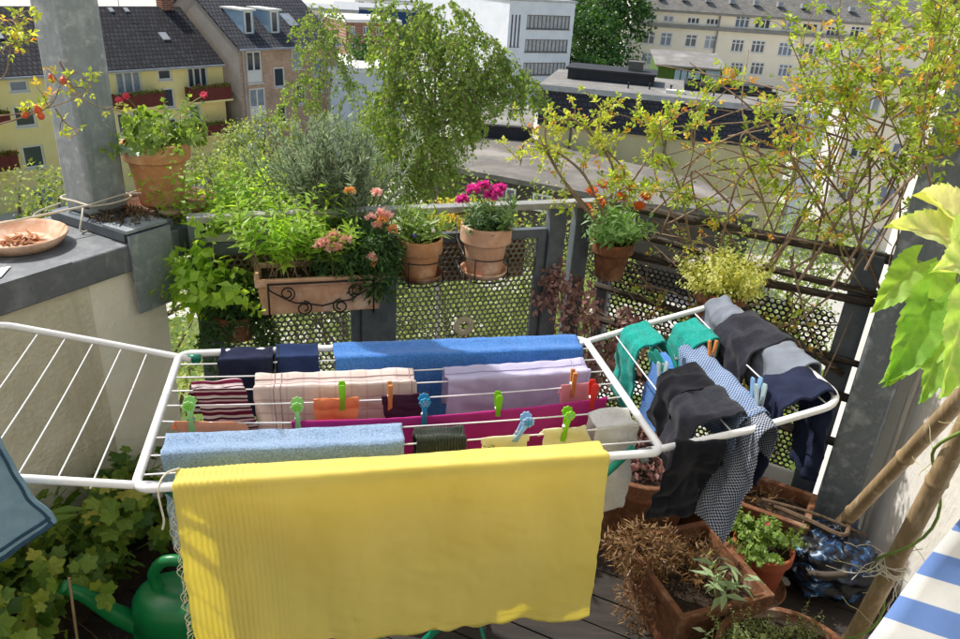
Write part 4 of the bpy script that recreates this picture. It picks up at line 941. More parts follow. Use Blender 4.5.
# ------------------------------------------------------------------ clothes pegs
def outline(kind):
    if kind == 'flower':
        pts = []
        for k in range(25):
            a = -1.0+(2*PI-1.14)*k/24+PI*0; a = -PI/2+.5+(2*PI-1.0)*k/24
            r = .0112*(1+.10*math.cos(8*a)); pts.append((r*math.cos(a), .036+r*math.sin(a)))
        return [(-.0045, .022), (-.0035, .004), (-.0058, -.012), (-.0052, -.034), (-.003, -.040), (.003, -.040), (.0052, -.034), (.0058, -.012), (.0035, .004), (.0045, .022)]+pts
    if kind == 'wood': return [(-.0048, -.036), (.0048, -.036), (.0048, .038), (-.0048, .038)]
    return [(-.004, -.04), (.004, -.04), (.0062, -.02), (.0048, .0), (.0068, .02), (.0078, .036), (.005, .043), (-.005, .043), (-.0078, .036), (-.0068, .02), (-.0048, .0), (-.0062, -.02)]
def peg(kind, mat, P, label, rz=None, tilt=0., roll=0., s=1.09, group='clothes pegs'):
    """two arms pressed together at the jaws round a small spring"""
    Mx = Matrix.Translation(P) @ Matrix.Rotation(math.radians(12.76) if rz is None else rz, 4, 'Z') @ Matrix.Rotation(tilt, 4, 'Y') @ Matrix.Rotation(roll, 4, 'X') @ Matrix.Scale(s, 4)
    t = thing('clothes_peg', label, 'clothes peg', M=Mx, group=group)
    for sg in (-1, 1):
        A = Matrix.Translation((0, sg*.0052, 0)) @ Matrix.Rotation(-sg*.10, 4, 'X') @ Matrix.Rotation(PI/2, 4, 'X')
        m = MB(); pl = outline(kind)
        if kind == 'flower' and sg == -1 or kind == 'flower':
            pass
        m.prism(pl, -.0016 if kind != 'wood' else -.0028, .0016 if kind != 'wood' else .0028, A)
        o = obj('arm', m, mat, t, world=False); solid(o, 0, bev=.0006)
        if kind == 'flower' and sg == -1:
            m = MB()
            for k in range(6):
                a = k*PI/3; m.lathe([(.0, .0022), (.0022, .0022), (.0022, 0)], 8, A @ Matrix.Translation((.0062*math.cos(a), .036+.0062*math.sin(a), .001)))
            m.lathe([(.0, .0026), (.0028, .0026), (.0028, 0)], 10, A @ Matrix.Translation((0, .036, .001))); obj('flower_relief', m, M_pegdark.get(mat.name, mat), o, world=False)
    m = MB()
    for k in range(3): m.tube([(.0062*math.cos(a*PI/6), (k-1)*.0024, .004+.0045*math.sin(a*PI/6)) for a in range(13)], .0009, 5, cap=False)
    obj('spring', m, M_bolt, t, world=False)
    return t
M_pg = plain('pale_green_plastic', lin('#a8d98c'), .35, trans=.3); M_lime = plain('lime_plastic', lin('#94d42c'), .35, trans=.35)
M_pb = plain('blue_plastic', lin('#3d9fce'), .35, trans=.3); M_ppb = plain('pale_blue_plastic', lin('#9cc6ea'), .35, trans=.35)
M_red = plain('red_plastic', lin('#e23a34'), .35, trans=.25); M_pwood = surf('peg_wood', lin('#d08a4e'), lin('#b06f3a'), 60, .8, .3, stretch=(6, 6, 1))
M_ptl = plain('turquoise_plastic', lin('#2ea596'), .35, trans=.3); M_clear = plain('milky_plastic', lin('#c4d6dc'), .25, trans=.45)
M_brownp = plain('brown_plastic', lin('#6b4a3c'), .4)
M_pegdark = {'pale_green_plastic': M_lime, 'blue_plastic': M_ppb, 'lime_plastic': M_pg, 'pale_blue_plastic': M_pb}
def pl(i, u, dz=.004): return rk(u, LV[i], line_z(i, u)+dz)
peg('flower', M_pg, pl(3, .071), 'pale green flower headed peg farthest left on the rack', s=1.22)
peg('flower', M_pg, pl(3, .300), 'pale green flower headed peg at the left end of the magenta cloth', s=1.22)
peg('plain', M_lime, pl(4, .402), 'lime green peg on the orange bra cup', s=1.09)
peg('wood', M_pwood, pl(4, .515), 'orange brown wooden peg left of the blue flower peg', s=1.09, group='wooden pegs')
peg('flower', M_pb, pl(3, .590), 'blue flower headed peg on the middle of the magenta cloth', s=1.20)
peg('plain', M_lime, pl(3, .768), 'slim lime green peg on the magenta cloth below the lavender shirt', s=1.14)
peg('wood', M_pwood, pl(4, .975), 'orange brown wooden peg holding the pale pink cloth', s=1.14, group='wooden pegs')
peg('plain', M_red, pl(3, 1.005), 'red peg at the right end of the magenta cloth', s=1.20)
peg('flower', M_ppb, pl(1, .785), 'pale blue flower headed peg leaning over the small cream cloth', tilt=.45, s=1.22)
peg('flower', M_lime, pl(1, .896, .010), 'lime flower headed peg on the crooked cream cloth', tilt=.1, s=1.14)
WR = math.radians(12.76+90)
peg('plain', M_ptl, wr(.165, .30, .016), 'turquoise peg lying tilted on the first lines of the right wing', rz=WR, tilt=.9, s=1.15)
peg('plain', M_ptl, wr(.125, .285, .018), 'turquoise peg crossed under its twin beside the black sock', rz=WR+.5, tilt=1.0, s=1.20)
peg('plain', M_clear, wr(.105, .255, .0), 'milky clear peg hanging beside the turquoise sock', rz=WR, tilt=.2, s=1.20)
peg('wood', M_pwood, wr(.255, .285, .012), 'wooden peg on the blue check cloth of the right wing', rz=WR, tilt=.15, s=1.09, group='wooden pegs')
peg('plain', M_clear, wr(.255, .05, .012), 'milky clear peg on the front end of the blue check cloth', rz=WR, tilt=.25, s=1.15)
peg('plain', M_ppb, wr(.262, .085, .012), 'pale blue peg beside the milky one on the right wing', rz=WR, tilt=.1, s=1.09)

# ------------------------------------------------------------------ plants
L_lime = leafmat('bright_lime_leaves', lin('#78a238'), lin('#b8d85a'), .52)
L_green = leafmat('mid_green_leaves', lin('#567436'), lin('#9ab460'), .42)
L_dark = leafmat('dark_green_leaves', lin('#2c4a26'), lin('#5c8046'), .36)
L_grey = leafmat('grey_green_needles', lin('#6f8368'), lin('#b0c0a6'), .33, (1.2, 1.25, .9, 1))
L_birch = leafmat('birch_leaves', lin('#4e6e34'), lin('#a2ba64'), .42)
L_far = leafmat('far_tree_leaves', lin('#274a20'), lin('#52783a'), .3)
L_gard = leafmat('garden_tree_leaves', lin('#58703a'), lin('#b4c074'), .38)
L_rose = leafmat('rose_leaves', lin('#7a9438'), lin('#c8d868'), .5, third=lin('#dc9a50'))
L_yell = leafmat('yellow_green_leaves', lin('#92a846'), lin('#d8da70'), .5, third=lin('#d99a4a'))
L_purp = leafmat('purple_brown_leaves', lin('#86605e'), lin('#cba69e'), .35, (1.3, .9, .8, 1))
L_alys = leafmat('pale_yellow_leaves', lin('#b0b45a'), lin('#e3e2a0'), .45)
L_dry = leafmat('dry_brown_stalks', lin('#5f4630'), lin('#a5855c'), .3, (1.3, 1, .6, 1))
L_ivy = leafmat('geranium_leaves', lin('#3f6226'), lin('#86a040'), .38, third=lin('#c8bf56'))
L_big = leafmat('large_vine_leaf', lin('#6fa03e'), lin('#a9cc68'), .5, third=lin('#e0dfae'))
M_bark = surf('brown_bark', lin('#6e5b48'), lin('#4a3b2e'), 20, .9, .6, 80, stretch=(4, 4, 1))
M_birchbark = surf('birch_bark', lin('#b9b2a6'), lin('#5d564e'), 14, .85, .3, 60, stretch=(1, 1, 4))
M_twig = surf('grey_brown_twig', lin('#a08a74'), lin('#6f5a48'), 25, .85, .3, 90)
M_stem = surf('green_stem', lin('#8aa352'), lin('#6a843c'), 30, .6, .2)
M_bamboo = surf('dry_bamboo', lin('#b89d7c'), lin('#96805f'), 5, .5, .12, 120, stretch=(6, 6, 1), c3=lin('#c7b294'))
def petals(name, a, b, tr=.4): return leafmat(name, lin(a), lin(b), tr, (1.1, 1, 1, 1), .6)
F_pink = petals('pink_petals', '#d8289a', '#f062c0'); F_salmon = petals('salmon_petals', '#fbc0b4', '#fee4d6'); F_peach = petals('peach_petals', '#f6b45a', '#fbd49a')
F_oran = petals('orange_red_petals', '#c8401a', '#f08a30'); F_red = petals('rose_red_petals', '#e03a5a', '#f0708a'); F_white = petals('white_petals', '#e8e8dc', '#fbfbf4'); F_hip = plain('orange_hip', lin('#d8562a'), .35); F_viol = petals('violet_petals', '#6a5ac8', '#8a7ae0')

def pot(name, label, base, r0, r1, h, mat, cat='potted plant', rim=.3, group=None, soil=True):
    """flower pot with a thick rim band; returns its thing"""
    b = V(base); t = thing(name, label, cat, b, 0, group); th = r1*.09
    zr = h*(1-rim); rm = r0+(r1*.93-r0)*(1-rim)
    prof = [(0, 0), (r0, 0), (r0+.002, .004), (rm, zr-.003), (r1*.965, zr), (r1, zr+.004), (r1, h-.003), (r1-.003, h), (r1-th, h), (r1-th-.002, h-.004), (r1-th*1.4, zr), (r1*.6, h*.72), (0, h*.72)]
    m = MB(); m.lathe(prof, 40, Matrix.Translation(b)); o = obj('pot', m, mat, t, smooth=True)
    for p in o.data.polygons: p.use_smooth = True
    e = o.modifiers.new('edge', 'EDGE_SPLIT'); e.split_angle = math.radians(35)
    if soil:
        m = MB(); m.grid(lambda i, j: (b.x+(r1-th*1.3)*math.sqrt(i)*math.cos(2*PI*j), b.y+(r1-th*1.3)*math.sqrt(i)*math.sin(2*PI*j), b.z+h*.88+.006*noise.noise(V((i*9, j*9, 1)))), 6, 20); obj('soil', m, M_soil, t)
    return t
def saucer(base, r, label, mat, group='clay saucers', M=None):
    m = MB(); Mx = M or Matrix.Translation(base)
    m.lathe([(0, 0), (r*.8, 0), (r*.97, .018), (r, .026), (r*.95, .026), (r*.9, .018), (r*.74, .007), (0, .007)], 36, Mx)
    return obj('saucer', m, mat, label=label, cat='saucer', group=group, smooth=True)

def shoots(ml, ms, base, spread, n, L, lean, kind, lL, lW, per, tone=(0, 1), sr=.0018, grav=.05, wob=.18, droop=.3, start=.2):
    """n leafy shoots from a patch of soil; leaves go to ml, stems to ms"""
    base = V(base)
    for i in range(n):
        p = base+V((rnd.uniform(-1, 1)*spread[0], rnd.uniform(-1, 1)*spread[1], 0))
        d = V((rnd.gauss(0, lean), rnd.gauss(0, lean), 1))+V(((p.x-base.x), (p.y-base.y), 0))*(1.2/max(.03, max(spread)))*lean
        ln_ = L*rnd.uniform(.55, 1.1); pth = wander(p, d, ln_, 6, wob, grav)
        if ms is not None: ms.tube(pth, taper(pth, sr, sr*.4), 4, cap=False)
        for k in range(per):
            f = start+(1-start)*(k+rnd.random())/per; q = min(5, int(f*6)); c = pth[q].lerp(pth[q+1], f*6-q); ax = (pth[q+1]-pth[q]).normalized()
            a = k*2.4+rnd.random(); side = ax.orthogonal(); side = Matrix.Rotation(a, 3, ax) @ side
            dd = (side+ax*rnd.uniform(.2, .9)-V((0, 0, droop*rnd.random()))).normalized(); s = rnd.uniform(.6, 1.15)*(1 if f < .85 else .75)
            put(ml, kind, c, dd, ax+rv(.4), lL*s, lW*s, rnd.uniform(*tone))
def put(ml, kind, c, dd, nn, L, W, tone):
    if kind == 'ger': ml.lobed(c, dd, nn, L, max(.001, tone), 5, .30, .14); return
    tone = max(.001, tone)
    if kind == 'leaf': ml.leaf(c, dd, nn, L, W, tone)
    elif kind == 'blade': ml.blade(c, dd, nn, L, W, tone)
    elif kind == 'tri':
        for a in (-.9, 0, .9): ml.leaf(c+dd*(.25*L), Matrix.Rotation(a, 3, nn.normalized()) @ dd, nn, L*.8, W, tone)
    else: ml.lobed(c, dd, nn, L, tone, 5, .42, .12)
def cloud(ml, c, r, n, kind, L, W, tone=(0, 1), shell=.45, up=.4, clumps=0):
    c = V(c); cl = [rdir() for _ in range(clumps)]
    for _ in range(n):
        d = rdir()
        if clumps: d = (rnd.choice(cl)+rv(.55)).normalized()
        f = shell+(1-shell)*rnd.random()**.6
        p = c+V((d.x*r[0]*f, d.y*r[1]*f, d.z*r[2]*f)); dd = (d*.6+rv(.8)-V((0, 0, .25))).normalized()
        s = rnd.uniform(.6, 1.2); put(ml, kind, p, dd, (V((0, 0, up))+d*.5+rv(.6)), L*s, W*s, rnd.uniform(*tone))
def bloom(P, n, r, mat, parent, face=None, rings=2, pw=.55, label=None, domed=.5):
    """a flower: rings of petals round a centre"""
    m = MB(); f = (face or V((0, -.5, .8))).normalized(); a0 = f.orthogonal().normalized(); b0 = f.cross(a0)
    for q in range(rings):
        for k in range(n):
            a = 2*PI*(k+.5*q)/n+rnd.uniform(-.15, .15); d = (a0*math.cos(a)+b0*math.sin(a)+f*(domed*(q+.3))).normalized()
            m.leaf(V(P)+f*(.1*r*q), d, f, r*(1-.22*q)*rnd.uniform(.85, 1.1), r*pw*1.3, max(.01, min(1, rnd.random()*.6+.4*q)), .2)
    return obj('flower', m, mat, parent, label=label)
def ruffle(P, r, mat, parent, n=26):
    """a loose ruffled flower head"""
    m = MB(); P = V(P)
    for _ in range(n):
        d = rdir(); d.z = abs(d.z)*.8; m.leaf(P+d*r*.25, (d+rv(.4)), rdir(), r*rnd.uniform(.55, .9), r*.7, max(.01, rnd.random()), .25)
    return obj('flower', m, mat, parent)

def ml_(x, y, z): return MR @ V((x, y, z))
def mq_(x, y, z): return MQ @ V((x, y, z))

# clay pot beside the column
pb = ML @ V((.70, .195, 1.036))
m = MB(); m.lathe([(0, 0), (.155, 0), (.16, .008), (.16, .022), (.15, .022), (.148, .008), (0, .008)], 36, Matrix.Translation((pb.x+.02, pb.y+.005, pb.z-.009))); obj('plant_saucer', m, M_terrad, label='broad flat clay saucer under the pot beside the steel column', cat='saucer', smooth=True)
t = pot('potted_strawberry', 'tall clay pot of strawberry leaves beside the steel column', pb, .072, .112, .215, M_terra, rim=.28)
ml, ms = MB(), MB(); sb = pb+V((0, 0, .195))
shoots(ml, ms, sb, (.07, .07), 30, .12, .5, 'tri', .042, .034, 5, (.3, 1), grav=.12, start=.5)
shoots(ml, ms, sb+V((.06, .0, 0)), (.05, .05), 26, .20, .6, 'leaf', .03, .022, 9, (.2, 1), grav=.05)
obj('foliage', ml, L_green, t)
ml = MB()
for k in range(9): put(ml, 'leaf', sb+V((rnd.uniform(-.10, .05), -.06-rnd.random()*.03, .02)), V((rnd.uniform(-.6, .6), -.8, -.3)), V((0, -.2, 1)), .065, .045, .5+.5*rnd.random())
obj('pale_leaf', ml, leafmat('pale_leaves', lin('#5d8a5a'), lin('#b9d2b4'), .2), t)
for q in [(-1.157, 2.4, 1.425), (-1.172, 2.38, 1.415), (-0.967, 2.55, 1.418)]:
    q = V(q); ms.tube(spline([sb+V((0, 0, .02)), (sb+q)/2+V((.0, 0, .03)), q], 5), .0014, 4); bloom(q, 6, .015, F_red, t, V((0, -.6, .5)), 2, .8)
obj('stem', ms, M_stem, t)

# terracotta trough with iron scrolls, on the inside of the rail
MT = MR @ Matrix.Translation((.39, -.135, .765)) @ Matrix.Rotation(math.radians(-3), 4, 'Z')
t = thing('plant_trough', 'terracotta trough with iron scrollwork, lime green shoots and salmon snapdragons', 'planter', M=MT)
m = MB(); X0 = .205
def tro(z, gx, gy): return [V((sx*(X0+gx), sy*(.075+gy), z)) for sx, sy in ((-1, -1), (1, -1), (1, 1), (-1, 1))]
rings = [tro(0, -.01, -.008), tro(.105, 0, 0), tro(.106, .008, .008), tro(.132, .009, .009), tro(.132, -.008, -.008), tro(.11, -.01, -.01)]
vs = [v for r in rings for v in r]
m.add(vs, [(3, 2, 1, 0)]+[(4*i+k, 4*i+(k+1) % 4, 4*i+4+(k+1) % 4, 4*i+4+k) for i in range(5) for k in range(4)]+[(20, 21, 22, 23)]); solid(obj('trough', m, M_terrap, t, world=False), 0, bev=.003)
m = MB()
def scroll(cx, cz, r, turns, dirn, a0): return [(cx+r*(1-.62*k/24)*math.cos(a0+dirn*turns*2*PI*k/24), -.092, cz+r*(1-.62*k/24)*math.sin(a0+dirn*turns*2*PI*k/24)) for k in range(25)]
for sg in (-1, 1):
    big = scroll(sg*.06, .030, .027, 1.5, sg, PI/2 if sg > 0 else PI/2); m.tube(big, .0028, 6)
    m.tube(spline([(sg*.06, -.092, .05), (sg*.09, -.092, .052), (sg*.13, -.092, .075), (sg*.165, -.092, .098), (sg*.172, -.092, .115)], 5), .0028, 6)
    m.tube(scroll(sg*.112, .086, .026, 1.5, -sg, -PI/2), .0026, 6)
    m.tube([(sg*.172, -.09, .122), (sg*.172, -.092, .0), (sg*.165, -.05, -.006)], .0035, 6)
m.tube([(-.172, -.092, .121), (.172, -.092, .121)], .0035, 6); m.tube([(-.06, -.093, .05), (0, -.093, .036), (.06, -.093, .05)], .0028, 6)
obj('scrollwork', m, M_iron, t, world=False, smooth=True)
m = MB(); m.box((-X0+.012, -.062, .1), (X0-.012, .062, .118)); obj('soil', m, M_soil, t, world=False)
ml, ms = MB(), MB()
for k in range(3): shoots(ml, ms, MT @ V((-.17+.09*k, 0, .115)), (.05, .05), 15, .30, .20, 'leaf', .052, .017, 22, (.25, 1), grav=-.02, start=.32, droop=.15)
obj('lime_foliage', ml, L_lime, t); obj('stem', ms, M_twig, t)
ml, ms = MB(), MB()
for c, r, n in ((MT @ V((.08, -.02, .17)), (.12, .08, .075), 1100), (MT @ V((.19, -.03, .185)), (.09, .085, .11), 1100), (MT @ V((.17, -.075, .10)), (.11, .03, .06), 350), (MT @ V((.12, .06, .24)), (.10, .06, .09), 500)): cloud(ml, c, r, n, 'leaf', .030, .010, (.0, .9), .2)
obj('dark_foliage', ml, L_dark, t)
for q, mt in [((a[0], b, a[1]), c) for a, b, c in [((0.4, 1.02), -0.21, 0), ((0.43, 1.04), -0.21, 0), ((0.44, 1.0), -0.22, 0), ((0.47, 1.02), -0.21, 0), ((0.42, 1.0), -0.22, 0), ((0.56, 1.08), -0.17, 0), ((0.6, 1.09), -0.15, 0), ((0.62, 1.08), -0.16, 0), ((0.58, 1.05), -0.17, 0), ((0.63, 1.04), -0.18, 1), ((0.56, 0.94), -0.23, 1), ((0.55, 0.96), -0.23, 0), ((0.5, 1.16), -0.12, 1), ((0.59, 1.15), -0.12, 0), ((0.38, 1.01), -0.21, 0), ((0.6, 1.07), -0.17, 1)]]:
    P = ml_(*q); ruffle(P, .025, F_peach if mt else F_salmon, t, 26)
    ms.tube([P-V((0, 0, .004)), P-V((0, -.02, .06))], .0012, 4)
obj('flower_stalk', ms, M_stem, t)

# hanging basket on the left
hb = ml_(.105, -.11, .655)
t = pot('hanging_basket', 'small wire bound basket pot trailing dark leaves under lime leaves', hb, .052, .074, .095, M_terrad, rim=.25)
m = MB()
for k in range(8):
    a = 2*PI*k/8+.2; m.tube([hb+V((.05*math.cos(a), .05*math.sin(a), .002)), hb+V((.068*math.cos(a), .068*math.sin(a), .07))], .0017, 5)
m.tube([hb+V((.052*math.cos(2*PI*k/24), .052*math.sin(2*PI*k/24), .005)) for k in range(25)], .0017, 5); m.tube([hb+V((.07*math.cos(2*PI*k/24), .07*math.sin(2*PI*k/24), .07)) for k in range(25)], .0017, 5)
obj('wire_cage', m, plain('pale_wire', lin('#cfc4ae'), .5), t)
ml, ms = MB(), MB(); cloud(ml, hb+V((0, 0, .14)), (.115, .10, .09), 1300, 'leaf', .028, .011, (0, .6), .2)
for k in range(26):
    a = rnd.uniform(0, 2*PI); p = hb+V((.07*math.cos(a), .07*math.sin(a), .10)); pth = wander(p, V((math.cos(a), math.sin(a), -.6)), rnd.uniform(.10, .22), 6, .2, .45)
    for q in pth[1:]:
        for _ in range(7): ml.leaf(q+rv(.012), rdir()-V((0, 0, .4)), rdir(), .024, .009, max(.01, rnd.random()*.6))
obj('dark_foliage', ml, L_dark, t)
ml = MB(); shoots(ml, ms, hb+V((-.06, -.02, .14)), (.07, .06), 26, .20, .45, 'leaf', .046, .034, 9, (.2, 1), grav=.1, start=.3)
cloud(ml, hb+V((-.115, .0, .20)), (.09, .08, .13), 210, 'leaf', .044, .034, (.2, 1), .3); obj('lime_foliage', ml, L_lime, t); obj('stem', ms, M_stem, t)

# tall leafy shoots behind, rooted in a box outside the rail
def rail_box(x0, x1, label, z=.93, y=.09):
    t = thing('window_box', label, 'planter', M=MR @ Matrix.Translation(((x0+x1)/2, y, z-.16))); h = (x1-x0)/2
    m = MB(); m.box((-h, -.05, 0), (h, .1, .15)); solid(obj('box', m, M_terrad, t, world=False), 0, bev=.005)
    m = MB(); m.box((-h+.01, -.04, .152), (h-.01, .09, .165)); obj('soil', m, M_soil, t, world=False); return t
t = rail_box(.02, .30, 'clay window box outside the rail with tall lime green leafy stems')
ml, ms = MB(), MB()
for x in (.04, .12, .2, .27): shoots(ml, ms, ml_(x, .12, .93), (.05, .04), 9, .30, .20, 'leaf', .042, .020, 18, (.2, 1), grav=-.02, start=.2)
shoots(ml, ms, ml_(.0, .1, .93), (.06, .06), 14, .30, .4, 'leaf', .035, .02, 14, (.2, 1), start=.2)
obj('foliage', ml, L_lime, t); obj('stem', ms, M_stem, t)
t = rail_box(.34, .64, 'clay window box outside the rail with a grey green rosemary bush')
ml, ms = MB(), MB()
for k in range(165):
    p = ml_(rnd.gauss(.49, .05), .11+rnd.gauss(0, .03), .93); d = V((rnd.gauss(0, .42), rnd.gauss(0, .3), 1)); pth = wander(p, d, rnd.uniform(.22, .45), 7, .16, -.04)
    ms.tube(pth, taper(pth, .0028, .0008), 4, cap=False)
    for j in range(95):
        f = .28+.72*rnd.random(); q = min(6, int(f*7)); c = pth[q].lerp(pth[q+1], f*7-q); ax = (pth[q+1]-pth[q]).normalized()
        ml.blade(c, ax*.9+rdir()*.8, rdir(), rnd.uniform(.020, .034), .0046, max(.01, rnd.random()))
obj('needles', ml, L_grey, t); obj('stem', ms, M_bark, t)
t = rail_box(.86, 1.22, 'clay window box outside the rail with low yellow flowering plants', .90)
ml = MB(); cloud(ml, ml_(1.0, .14, .98), (.2, .06, .07), 600, 'leaf', .022, .013, (.1, 1), .2); obj('foliage', ml, L_yell, t)

# two pots in wire holders
def holder(P, r, h, label, drop):
    t = thing('pot_holder', label, 'pot holder', P)
    m = MB()
    for z in (.0, h): m.tube([V(P)+V((r*math.cos(2*PI*k/28), r*math.sin(2*PI*k/28), z)) for k in range(29)], .0022, 6)
    for a in (-PI/2-.35, -.2, PI+.2, PI/2): m.tube([V(P)+V((r*.6*math.cos(a), r*.6*math.sin(a), -.004)), V(P)+V((r*math.cos(a), r*math.sin(a), 0)), V(P)+V((r*math.cos(a), r*math.sin(a), h))], .0022, 6)
    obj('wire_frame', m, M_iron, t, smooth=True)
    m = MB(); e = (MR.to_3x3() @ V((0, 1, 0)))
    for s_ in (-1, 1):
        x = (MR.to_3x3() @ V((s_*r*.9, 0, 0))); p = V(P)+x
        m.tube([p+V((0, 0, h)), p+e*.09+V((0, 0, h+.03)), p+e*.125+V((0, 0, 1.062-P[2])), p+e*.15+V((0, 0, 1.05-P[2]))], .002, 6)
        m.tube([p+V((0, 0, .0)), p+e*.09+V((0, 0, .03))], .002, 6)
    obj('hook', m, plain('galvanised_wire', lin('#b9bab6'), .4, .5), t); return t
p1 = ml_(.745, -.12, .835)
holder(tuple(p1-V((0, 0, .004))), .088, .085, 'dark wire holder carrying the left of the two clay pots', 0)
saucer(p1-V((0, 0, .002)), .085, 'clay saucer under the pot of pale leaves and small violet flowers', M_terrad)
t = pot('potted_bellflower', 'clay pot with upright pale leaves and a small violet flower', p1+V((0, 0, .008)), .058, .080, .145, M_terra, rim=.36)
ml, ms = MB(), MB(); shoots(ml, ms, p1+V((0, 0, .14)), (.055, .055), 44, .13, .3, 'blade', .05, .010, 9, (.2, 1), grav=0, start=.1, droop=0)
obj('foliage', ml, L_green, t); obj('stem', ms, M_stem, t)
bloom(p1+V((-.012, -.075, .185)), 5, .012, F_viol, t, V((0, -1, .3))); bloom(p1+V((.05, -.06, .20)), 5, .010, F_white, t, V((0, -1, .3)))
p2 = ml_(.99, -.12, .832)
holder(tuple(p2-V((0, 0, .004))), .09, .085, 'dark wire holder carrying the right of the two clay pots', 0)
saucer(p2-V((0, 0, .002)), .088, 'clay saucer under the pot of magenta carnations', M_terrap)
t = pot('potted_carnation', 'pale clay pot of bright magenta carnations on the railing', p2+V((0, 0, .008)), .062, .093, .185, M_terrap, rim=.34)
ml, ms = MB(), MB(); shoots(ml, ms, p2+V((0, 0, .17)), (.055, .055), 46, .12, .3, 'blade', .05, .011, 12, (0, .9), grav=.02, start=.1)
obj('foliage', ml, leafmat('carnation_leaves', lin('#375a34'), lin('#84a468'), .35), t)
for x, y in [(0.89, 1.12), (0.97, 1.16), (1.01, 1.14), (1.03, 1.15), (0.99, 1.13), (0.93, 1.15)]:
    P = ml_(x, -.13+rnd.uniform(-.02, .02), y); ms.tube([p2+V((0, 0, .19)), P], .0013, 4)
    ruffle(P, .030, F_pink, t, 46)
obj('stem', ms, M_stem, t)
# hanging stone ring
rp = ml_(.955, -.03, .575)
t = thing('stone_ring', 'pale stone ring hanging on a string in front of the perforated panel', 'ring', rp)
m = MB(); Mx = Matrix.Translation(rp) @ Matrix.Rotation(math.radians(20), 4, 'Z') @ Matrix.Rotation(PI/2, 4, 'X')
m.lathe([(.020+.0, -.006), (.039, -.006), (.041, -.004), (.041, .004), (.039, .006), (.020, .006), (.018, .004), (.018, -.004), (.020, -.006)], 36, Mx); obj('ring', m, surf('pale_stone', lin('#cfc6b0'), lin('#b3a88f'), 60, .9, .5, 200), t, smooth=True)
m = MB(); m.tube([rp+V((-.004, 0, .036)), rp+V((-.012, .0, .22))], .0016, 5); m.tube([rp+V((.006, 0, .036)), rp+V((.012, .0, .22))], .0016, 5); obj('string', m, M_cord, t)

# pots on the right hand rail
p3 = mq_(.085, -.13, .79)
t = pot('potted_gaillardia', 'dark clay pot of orange red daisies at the railing corner', p3, .052, .082, .15, M_terrad, rim=.3)
ml, ms = MB(), MB(); shoots(ml, ms, p3+V((0, 0, .14)), (.06, .06), 60, .17, .38, 'leaf', .045, .018, 10, (.2, 1), grav=.03, start=.15); obj('foliage', ml, leafmat('daisy_leaves', lin('#4c7a3c'), lin('#a2c884'), .4), t)
for x, y in [(-0.02, 1.12), (0.07, 1.18), (0.13, 1.16), (0.19, 1.14), (-0.03, 1.05), (0.02, 1.15), (0.1, 1.12), (0.17, 1.1), (0.02, 1.08)]:
    P = mq_(x, -.15, y); ms.tube([p3+V((0, 0, .16)), P-V((0, 0, .004))], .0014, 4); bloom(P, 11, .028, F_oran, t, V((rnd.uniform(-.3, .3), -.5, .9)), 2, .42, domed=.25)
obj('stem', ms, M_stem, t)
p4 = mq_(.53, -.21, .735)
t = pot('potted_alyssum', 'clay pot of pale yellow alyssum with white flower heads', p4, .062, .09, .15, M_terrad, rim=.3)
ml, ms = MB(), MB(); shoots(ml, ms, p4+V((0, 0, .14)), (.07, .07), 90, .17, .5, 'leaf', .019, .012, 22, (.1, 1), grav=.0, start=.25); cloud(ml, p4+V((0, 0, .20)), (.14, .13, .085), 900, 'leaf', .016, .011, (.1, 1), .4); obj('foliage', ml, L_alys, t); obj('stem', ms, M_stem, t)
for k in range(16):
    a = rnd.uniform(PI*.5, PI*2.1); P = p4+V((.14*math.cos(a)*rnd.uniform(.5, 1), .12*math.sin(a)*rnd.uniform(.3, 1), .23+rnd.uniform(-.03, .05))); ruffle(P, .013, F_white, t, 14)

# purple leaved plant trailing down the corner post
t = thing('purple_shrub', 'purple brown leaved shrub trailing down the corner of the railing', 'shrub', mq_(.06, -.14, 0))
ms, ml = MB(), MB()
for k in range(12):
    p = mq_(.02+rnd.uniform(-.08, .14), -.16, .0); top = mq_(rnd.uniform(-.14, .22), -.16+rnd.uniform(-.06, .05), rnd.uniform(.5, .82))
    pth = spline([p, (p+top)/2+rv(.06), top, top+V((rnd.uniform(-.08, .08), -.05, -.10))], 5); ms.tube(pth, taper(pth, .004, .0012), 5, cap=False)
    for q in pth[5:]:
        for _ in range(8):
            c = q+rv(.035); ml.leaf(c, rdir()-V((0, .2, .6)), V((0, -.6, .6))+rv(.6), rnd.uniform(.018, .034), .016, max(.01, rnd.random()))
obj('stem', ms, M_twig, t); obj('foliage', ml, L_purp, t)

# ------------------------------------------------------------------ climbing rose on the right, with bare canes over the rail
def cane(ms, pts, r0, r1, n=7):
    pth = spline(pts, n); ms.tube(pth, taper(pth, r0, r1), 6, cap=False); return pth
def sprig(ml, ms_, p, d, L, lf=.022, per=9, tone=(0, .8), orange=.1):
    ml.cm = 1; pth = wander(p, d, L, 5, .3, .03); ml.tube(pth, taper(pth, .0016, .0006), 4, cap=False); ml.cm = 0
    for k in range(per):
        f = (k+rnd.random())/per; q = min(4, int(f*5)); c = pth[q].lerp(pth[q+1], f*5-q); ax = (pth[q+1]-pth[q]).normalized()
        st = (rdir()+ax*.4+V((0, 0, .25))).normalized(); tn = rnd.uniform(.75, 1) if rnd.random() < orange else rnd.uniform(*tone)*.62
        nn = V((0, -.3, .8))+rv(.8)
        ll = lf*rnd.uniform(.6, 1.2); e = c+st*ll
        for a in ((-1, 0, 1) if rnd.random() < .7 else (-1, 0, 1, 0)):
            b_ = (st*(.75 if a else 1)+st.cross(nn).normalized()*a).normalized(); ml.leaf(e if a == 0 else c+st*ll*.55, b_, nn, ll*rnd.uniform(.8, 1.1), ll*.62, max(.01, tn), .2)
